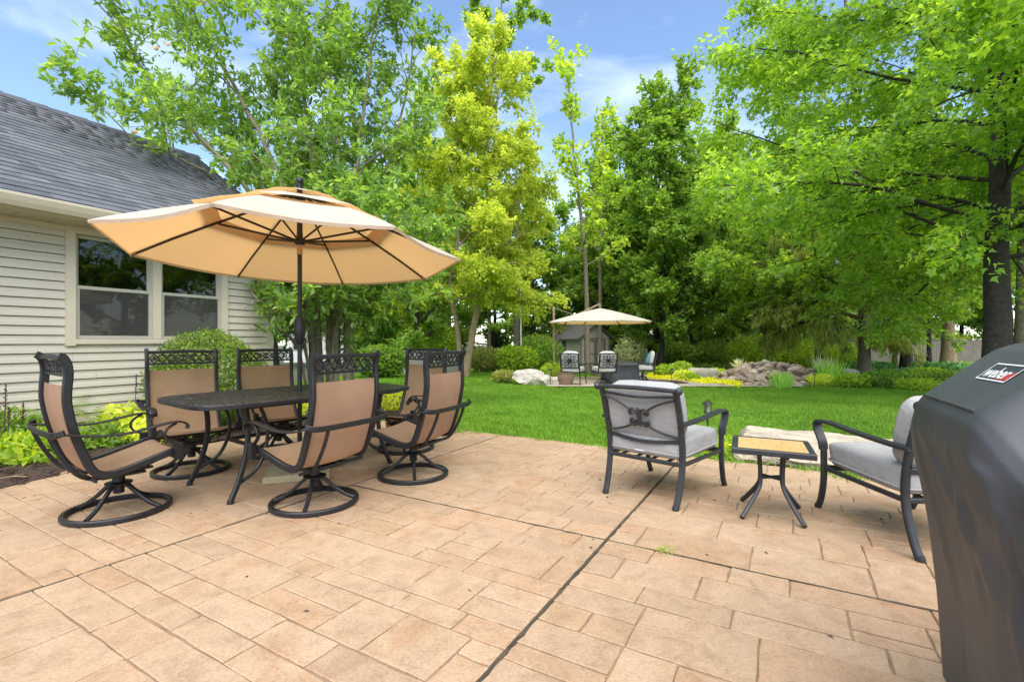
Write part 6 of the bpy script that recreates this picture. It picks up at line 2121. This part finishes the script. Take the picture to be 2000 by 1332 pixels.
# ------------------------------------------------------------------ shrubs and planting
wall_pt = HP0 + HU * 1.66 + HN * .78
bush('boxwood_shrub', 'clipped round boxwood shrub under the house window', (wall_pt.x, wall_pt.y, .03), (.66, .60, 1.22), 21000, .038, 'oval', MAT['l_box'], 81, shell=.72, lumps=14)
sh = [ # name, label, px, base row, half width m, height, n, leaf, template, material
 ('hydrangea_shrub', 'rounded green shrub right of the magnolia trunks', 742, 737, 1.0, 1.25, 5200, .14, 'wide', 'l_green'),
 ('viburnum_shrub', 'bronze tipped shrub right of the golden tree trunk', 950, 726, 1.15, 1.15, 5200, .12, 'oval', 'l_reddish'),
 ('hydrangea_shrub', 'bright green shrub below the pole conduit', 1008, 727, 1.0, 1.25, 4800, .13, 'wide', 'l_light'),
 ('arching_shrub', 'tall arching shrub behind the bright green one', 1052, 722, 1.4, 1.9, 4800, .15, 'oval', 'l_green'),
 ('lilac_shrub', 'broad light green shrub behind the low grey fence', 830, 716, 2.4, 2.9, 9000, .17, 'wide', 'l_light'),
 ('lilac_shrub', 'broad fresh green shrub between magnolia and low fence', 742, 716, 2.2, 2.7, 8000, .17, 'wide', 'l_green'),
 ('dark_shrub', 'dark shrub beneath the trees left of the shed', 1062, 715, 1.8, 2.2, 5200, .17, 'wide', 'l_green'),
 ('dogwood_shrub', 'variegated pale leaved shrub right of the shed', 1232, 721, .95, 1.9, 1900, .16, 'oval', 'l_varieg'),
 ('dark_shrub', 'dark shrub below the dense oval tree', 1320, 717, 1.6, 1.6, 4200, .16, 'wide', 'l_green'),
 ('yew_shrub', 'dark feathery shrub in front of the dark fence', 1395, 717, 1.3, 1.7, 4200, .16, 'oval', 'l_dark'),
 ('yew_shrub', 'feathery green shrub behind the yucca', 1470, 722, 1.6, 1.9, 5200, .15, 'oval', 'l_light'),
 ('broad_shrub', 'broad green shrub behind the rock waterfall', 1565, 722, 1.9, 1.7, 6500, .15, 'oval', 'l_light'),
 ('light_shrub', 'loose light shrub left of the thick grey trunk', 1652, 722, 1.0, 1.5, 2600, .14, 'oval', 'l_light'),
 ('fern_clump', 'low green clump left of the big boulder by the lawn', 985, 748, .45, .40, 1500, .09, 'oval', 'l_reddish'),
 ('fern_clump', 'small yellow green clump against the big boulder', 1015, 751, .24, .22, 700, .07, 'oval', 'l_light'),
 ('small_shrub', 'small green shrub at the foot of the far umbrella pole', 1078, 742, .42, .62, 1300, .10, 'oval', 'l_light'),
 ('hosta_clump', 'green leafy clump beside the blue cushioned chair', 1298, 737, .42, .48, 1400, .10, 'wide', 'l_light'),
 ('hosta_clump', 'bright green clump left of the stone block', 1330, 736, .50, .58, 1700, .10, 'wide', 'l_light'),
 ('hosta_clump', 'pale lime clump in front of the stone block', 1336, 743, .34, .36, 1100, .08, 'wide', 'l_lime'),
 ('hosta_clump', 'round green clump at the right end of the stone block', 1352, 745, .25, .25, 800, .08, 'wide', 'l_light'),
 ('sedum_clump', 'yellow green clump left of the yucca', 1402, 738, .38, .34, 1100, .08, 'oval', 'l_lime'),
 ('lime_clump', 'lime green clump below the iris', 1606, 754, .40, .34, 1500, .08, 'oval', 'l_lime'),
 ('mixed_plant', 'low green plant right of the iris', 1665, 757, .50, .40, 1500, .09, 'oval', 'l_light'),
 ('mixed_plant', 'feathery green plant below the thick grey trunk', 1712, 757, .55, .42, 1800, .09, 'oval', 'l_green'),
 ('mixed_plant', 'broad green plant below the dark trunked conifer', 1745, 752, .75, .42, 2000, .10, 'oval', 'l_green'),
 ('mixed_plant', 'yellowish plant below the tan trunked conifer', 1812, 745, .75, .45, 2000, .10, 'oval', 'l_light'),
 ('hosta_clump', 'blue green hosta patch at the foot of the dark trunk', 1792, 742, .80, .35, 1200, .15, 'wide', 'l_hosta'),
 ('hosta_clump', 'dark hosta patch near the fence', 1700, 727, 1.1, .45, 1500, .18, 'wide', 'l_hosta'),
 ('hosta_clump', 'green hosta patch at the foot of the thin dark trunk', 1840, 731, 1.2, .45, 1500, .18, 'wide', 'l_hosta'),
 ('mixed_plant', 'low plant at the lawn edge left of the covered grill', 1790, 762, .55, .30, 1300, .08, 'oval', 'l_light'),
 ('mixed_plant', 'dark green plant at the lawn edge beside the grill cover', 1850, 757, .8, .45, 1900, .10, 'oval', 'l_green'),
]
for i, (nm, lab, px, row, hw, ht, n, ls, tm, mt) in enumerate(sh):
    bush(nm, lab, G(px, row), (hw, hw * .8, ht), n, ls, tm, MAT[mt], 200 + i, 'shrub' if 'shrub' in nm else 'plant', shell=.35 if ht > .7 else .2, stems=6 if ht > .7 else 3)

# yellow creeping groundcover
def yellow():
    rng = np.random.default_rng(6)
    n = 9000
    u = rng.random(n)
    px = 1265 + 180 * u; row = 735.5 + 16 * u + rng.normal(0, 1.9, n) + 3 * np.sin(u * 14) * .4
    P = np.array([tuple(G(a, max(b, 728))) for a, b in zip(px, row)]); P[:, 2] += .03 + .06 * rng.random(n)
    P[:, 1] += rng.normal(0, .10, n)
    A = rng.normal(0, 1, (n, 3)); N = rng.normal(0, .5, (n, 3)); N[:, 2] += 1
    o = leaves('yellow_groundcover', P, A, N, rng.uniform(.04, .08, n), 'wide', MAT['l_yellow'], None, rng)
    o['kind'] = 'stuff'; o['label'] = 'band of bright yellow creeping groundcover along the path'; o['category'] = 'groundcover'
    # woodland undergrowth: mixed low leaves over the garden floor
    n = 17000
    y = 14.6 + 20 * rng.random(n) ** 1.1; x = 3.6 + 31 * rng.random(n)
    keep = (np.abs(x) < 1.1 * y) & ~((x < 8.4) & (y < 18.5)) & ~((np.abs(x - 8.35) < 1.7) & (np.abs(y - 15.25) < 1.5))
    patch = np.sin(x * 1.3 + 2) * np.sin(y * .9 + x * .4)
    keep &= patch > -.35
    x, y = x[keep], y[keep]; m = len(x)
    P = np.stack([x, y, np.array([gz(v) for v in y]) + .04 + .22 * rng.random(m)], 1)
    A = rng.normal(0, 1, (m, 3)); N = rng.normal(0, .5, (m, 3)); N[:, 2] += 1
    o = leaves('woodland_undergrowth', P, A, N, rng.uniform(.08, .20, m), 'oval', MAT['l_green'], None, rng, np.clip(patch[keep] * .4 + .3 + .3 * rng.random(m), 0, 1))
    o['kind'] = 'stuff'; o['label'] = 'mixed low green undergrowth below the trees'; o['category'] = 'undergrowth'
yellow()

blades('yucca_plant', 'yellow striped yucca left of the rock waterfall', G(1443, 741) + Vector((0, 0, .38)), 46, .48, .055, 1.9, MAT['l_yucca'], 91, arch=.25, radius=.06, part_each=True)
blades('iris_clump', 'tall sword leaved iris clump right of the waterfall', G(1622, 752), 130, .85, .045, .55, MAT['l_blade'], 92, radius=.28)
blades('yellow_iris_clump', 'yellow striped sword leaved clump behind the tall iris', G(1607, 741) + Vector((0, 0, .26)), 60, .62, .045, .7, MAT['l_yucca'], 93, radius=.25)
blades('rush_clump', 'green grassy clump in front of the rock waterfall', G(1526, 757), 200, .50, .022, .6, MAT['l_blade'], 94, radius=.26)

# near bed: hosta by the magnolia, low perennials along the house wall
def hosta(label, loc, n, size, seed):
    rng = random.Random(seed)
    t = thing('hosta_plant', label, 'plant', loc, 0)
    for k in range(n):
        a = k * 2.399 + rng.uniform(-.2, .2); ring = k / n
        L = size * rng.uniform(.8, 1.15); el = 1.2 - 1.0 * ring
        V = []; out = Vector((math.cos(a), math.sin(a), 0)); sd = Vector((-math.sin(a), math.cos(a), 0))
        p = out * .03 + Vector((0, 0, .02)); th = el
        for s in range(8):
            w = (.02, .02, .16, .27, .30, .24, .12, .0)[s] * L
            for q in (-1, -.5, 0, .5, 1):
                V.append(p + sd * w * q + Vector((0, 0, abs(q) * w * .35)))
            st = L / 6.5; th -= .22
            p = p + (out * math.cos(th) + Vector((0, 0, math.sin(th)))) * st
        f = [(s*5+q, s*5+q+1, (s+1)*5+q+1, (s+1)*5+q) for s in range(7) for q in range(4)]
        np_mesh('leaf', np.array([tuple(v) for v in V]), np.array(f), MAT['l_hosta'], t, np.full(28, rng.random()), True)
hosta('broad leaved hosta at the foot of the magnolia stems', (-3.55, 8.1, .02), 26, .52, 3)
hosta('broad leaved hosta half hidden behind the near chair back', (-3.05, 8.5, .02), 22, .46, 5)

def bp(t, o): 
    p = HP0 + HU * t + HN * o; return Vector((p.x, p.y, .03))
low = [('astilbe_plant', 'leafy green astilbe nearest the left edge of the picture', bp(-.75, 1.05), (.40, .34, .30), 'l_green', 700, .085, 'oval'),
       ('astilbe_plant', 'leafy green astilbe behind the near left chair back', bp(-.05, 1.0), (.38, .32, .30), 'l_light', 700, .085, 'oval'),
       ('astilbe_plant', 'leafy green astilbe close to the wall at far left', bp(-.1, .45), (.40, .35, .42), 'l_green', 900, .085, 'oval'),
       ('astilbe_plant', 'leafy green astilbe between chair back and lime heuchera', bp(.52, .82), (.30, .28, .28), 'l_green', 560, .08, 'oval'),
       ('heuchera_plant', 'lime yellow heuchera beyond the near left chair seat', bp(.95, .88), (.32, .30, .26), 'l_lime', 480, .095, 'wide'),
       ('heuchera_plant', 'lime yellow heuchera close to the wall under the window', bp(.95, .42), (.30, .26, .38), 'l_lime', 420, .09, 'wide'),
       ('heuchera_plant', 'dark green heuchera under the armrest beside the boxwood', bp(1.32, 1.12), (.28, .26, .26), 'l_green', 500, .09, 'wide'),
       ('spirea_plant', 'yellow green spirea beyond the table right of the boxwood', bp(2.75, 1.0), (.34, .34, .42), 'l_lime', 800, .07, 'oval')]
for i, (nm, lab, p, sz, mt, n, ls, tm) in enumerate(low):
    bush(nm, lab, p, sz, n, ls, tm, MAT[mt], 400 + i, 'plant', flat=True, shell=.25, stems=2, up=.9)
def spikes(label, p, n, seed, h):
    rng = random.Random(seed)
    t = thing('astilbe_spikes', label, 'plant', p, 0, )
    for k in range(n):
        x, y = rng.uniform(-.3, .3), rng.uniform(-.18, .18); hh = h * rng.uniform(.75, 1.1)
        def sp(m):
            m.tube([(x, y, 0), (x + .02, y, hh * .7), (x + .03, y, hh)], .004, 5)
            for j in range(16):
                z = hh * (.66 + .34 * j / 16); a = j * 2.4; L = .03 * (1 - j / 18)
                m.tube([(x + .025, y, z), (x + .025 + L * math.cos(a), y + L * math.sin(a), z + .02)], .004, 4)
        part('spike', MAT['spike'], t, sp)
spikes('dark dried flower spikes above the astilbe at far left', bp(-.15, .55), 7, 1, .66)
spikes('dark dried flower spikes against the wall left of the boxwood', bp(1.15, .40), 4, 2, .70)
def fern(label, p, seed, n, L0):
    rng = np.random.default_rng(seed)
    t = thing('fern', label, 'plant', p, 0)
    for k in range(n):
        a = rng.random() * 6.283; L = L0 * rng.uniform(.75, 1.1)
        th = 1.35; q = np.zeros(3); Pp, Aa = [], []
        out = np.array([math.cos(a), math.sin(a), 0]); sd = np.array([-math.sin(a), math.cos(a), 0])
        for s in range(26):
            q = q + (out * math.cos(th) + np.array([0, 0, math.sin(th)])) * L / 26; th -= .055
            if s > 5:
                for e in (-1, 1):
                    Pp.append(q.copy()); Aa.append(sd * e + out * .35 + np.array([0, 0, -.1]))
        Pp = np.array(Pp); m = len(Pp)
        S = L * .17 * np.repeat(np.sin(np.linspace(.25, 3.0, m // 2)), 2) + .012
        leaves('frond', Pp, np.array(Aa), np.tile(np.array([[0, 0, 1.]]), (m, 1)), S, 'needle', MAT['l_light'], t, rng, np.full(m, rng.random()))
fern('pale green fern fronds against the siding behind the near left chair', bp(.25, .28), 5, 9, .85)
fern('pale fern with long fronds above the lime heuchera', bp(.80, .25), 6, 7, .75)
# dead twigs on the mulch
for k, (lab, p, a) in enumerate((('pale dead twig lying on the mulch behind the near left chair', PW(-1.35, 4.55, .035), .4), ('pale bent twig lying on the mulch at far left', PW(-1.75, 4.75, .05), 1.7))):
    t = thing('twig', lab, 'twig', p, a)
    part('stick', MAT['bark_tan'], t, lambda m: (m.tube([(-.12, 0, .0), (0, .01, .015), (.10, -.005, .005)], .004, 5), m.tube([(0, .01, .015), (.05, .045, .02)], .003, 5)))
bush('grass_sprig', 'small green weed growing in the joint of the paving', PW(-.005, -.33, .0), (.045, .025, .03), 60, .03, 'needle', MAT['l_light'], 500, 'weed', flat=True, stems=1)
bush('weed_tuft', 'green weedy tuft beside the stone step near the armchair leg', PW(X_FAR + .20, -.34, -.02), (.16, .14, .20), 260, .07, 'oval', MAT['l_light'], 501, 'plant', flat=True, stems=1)
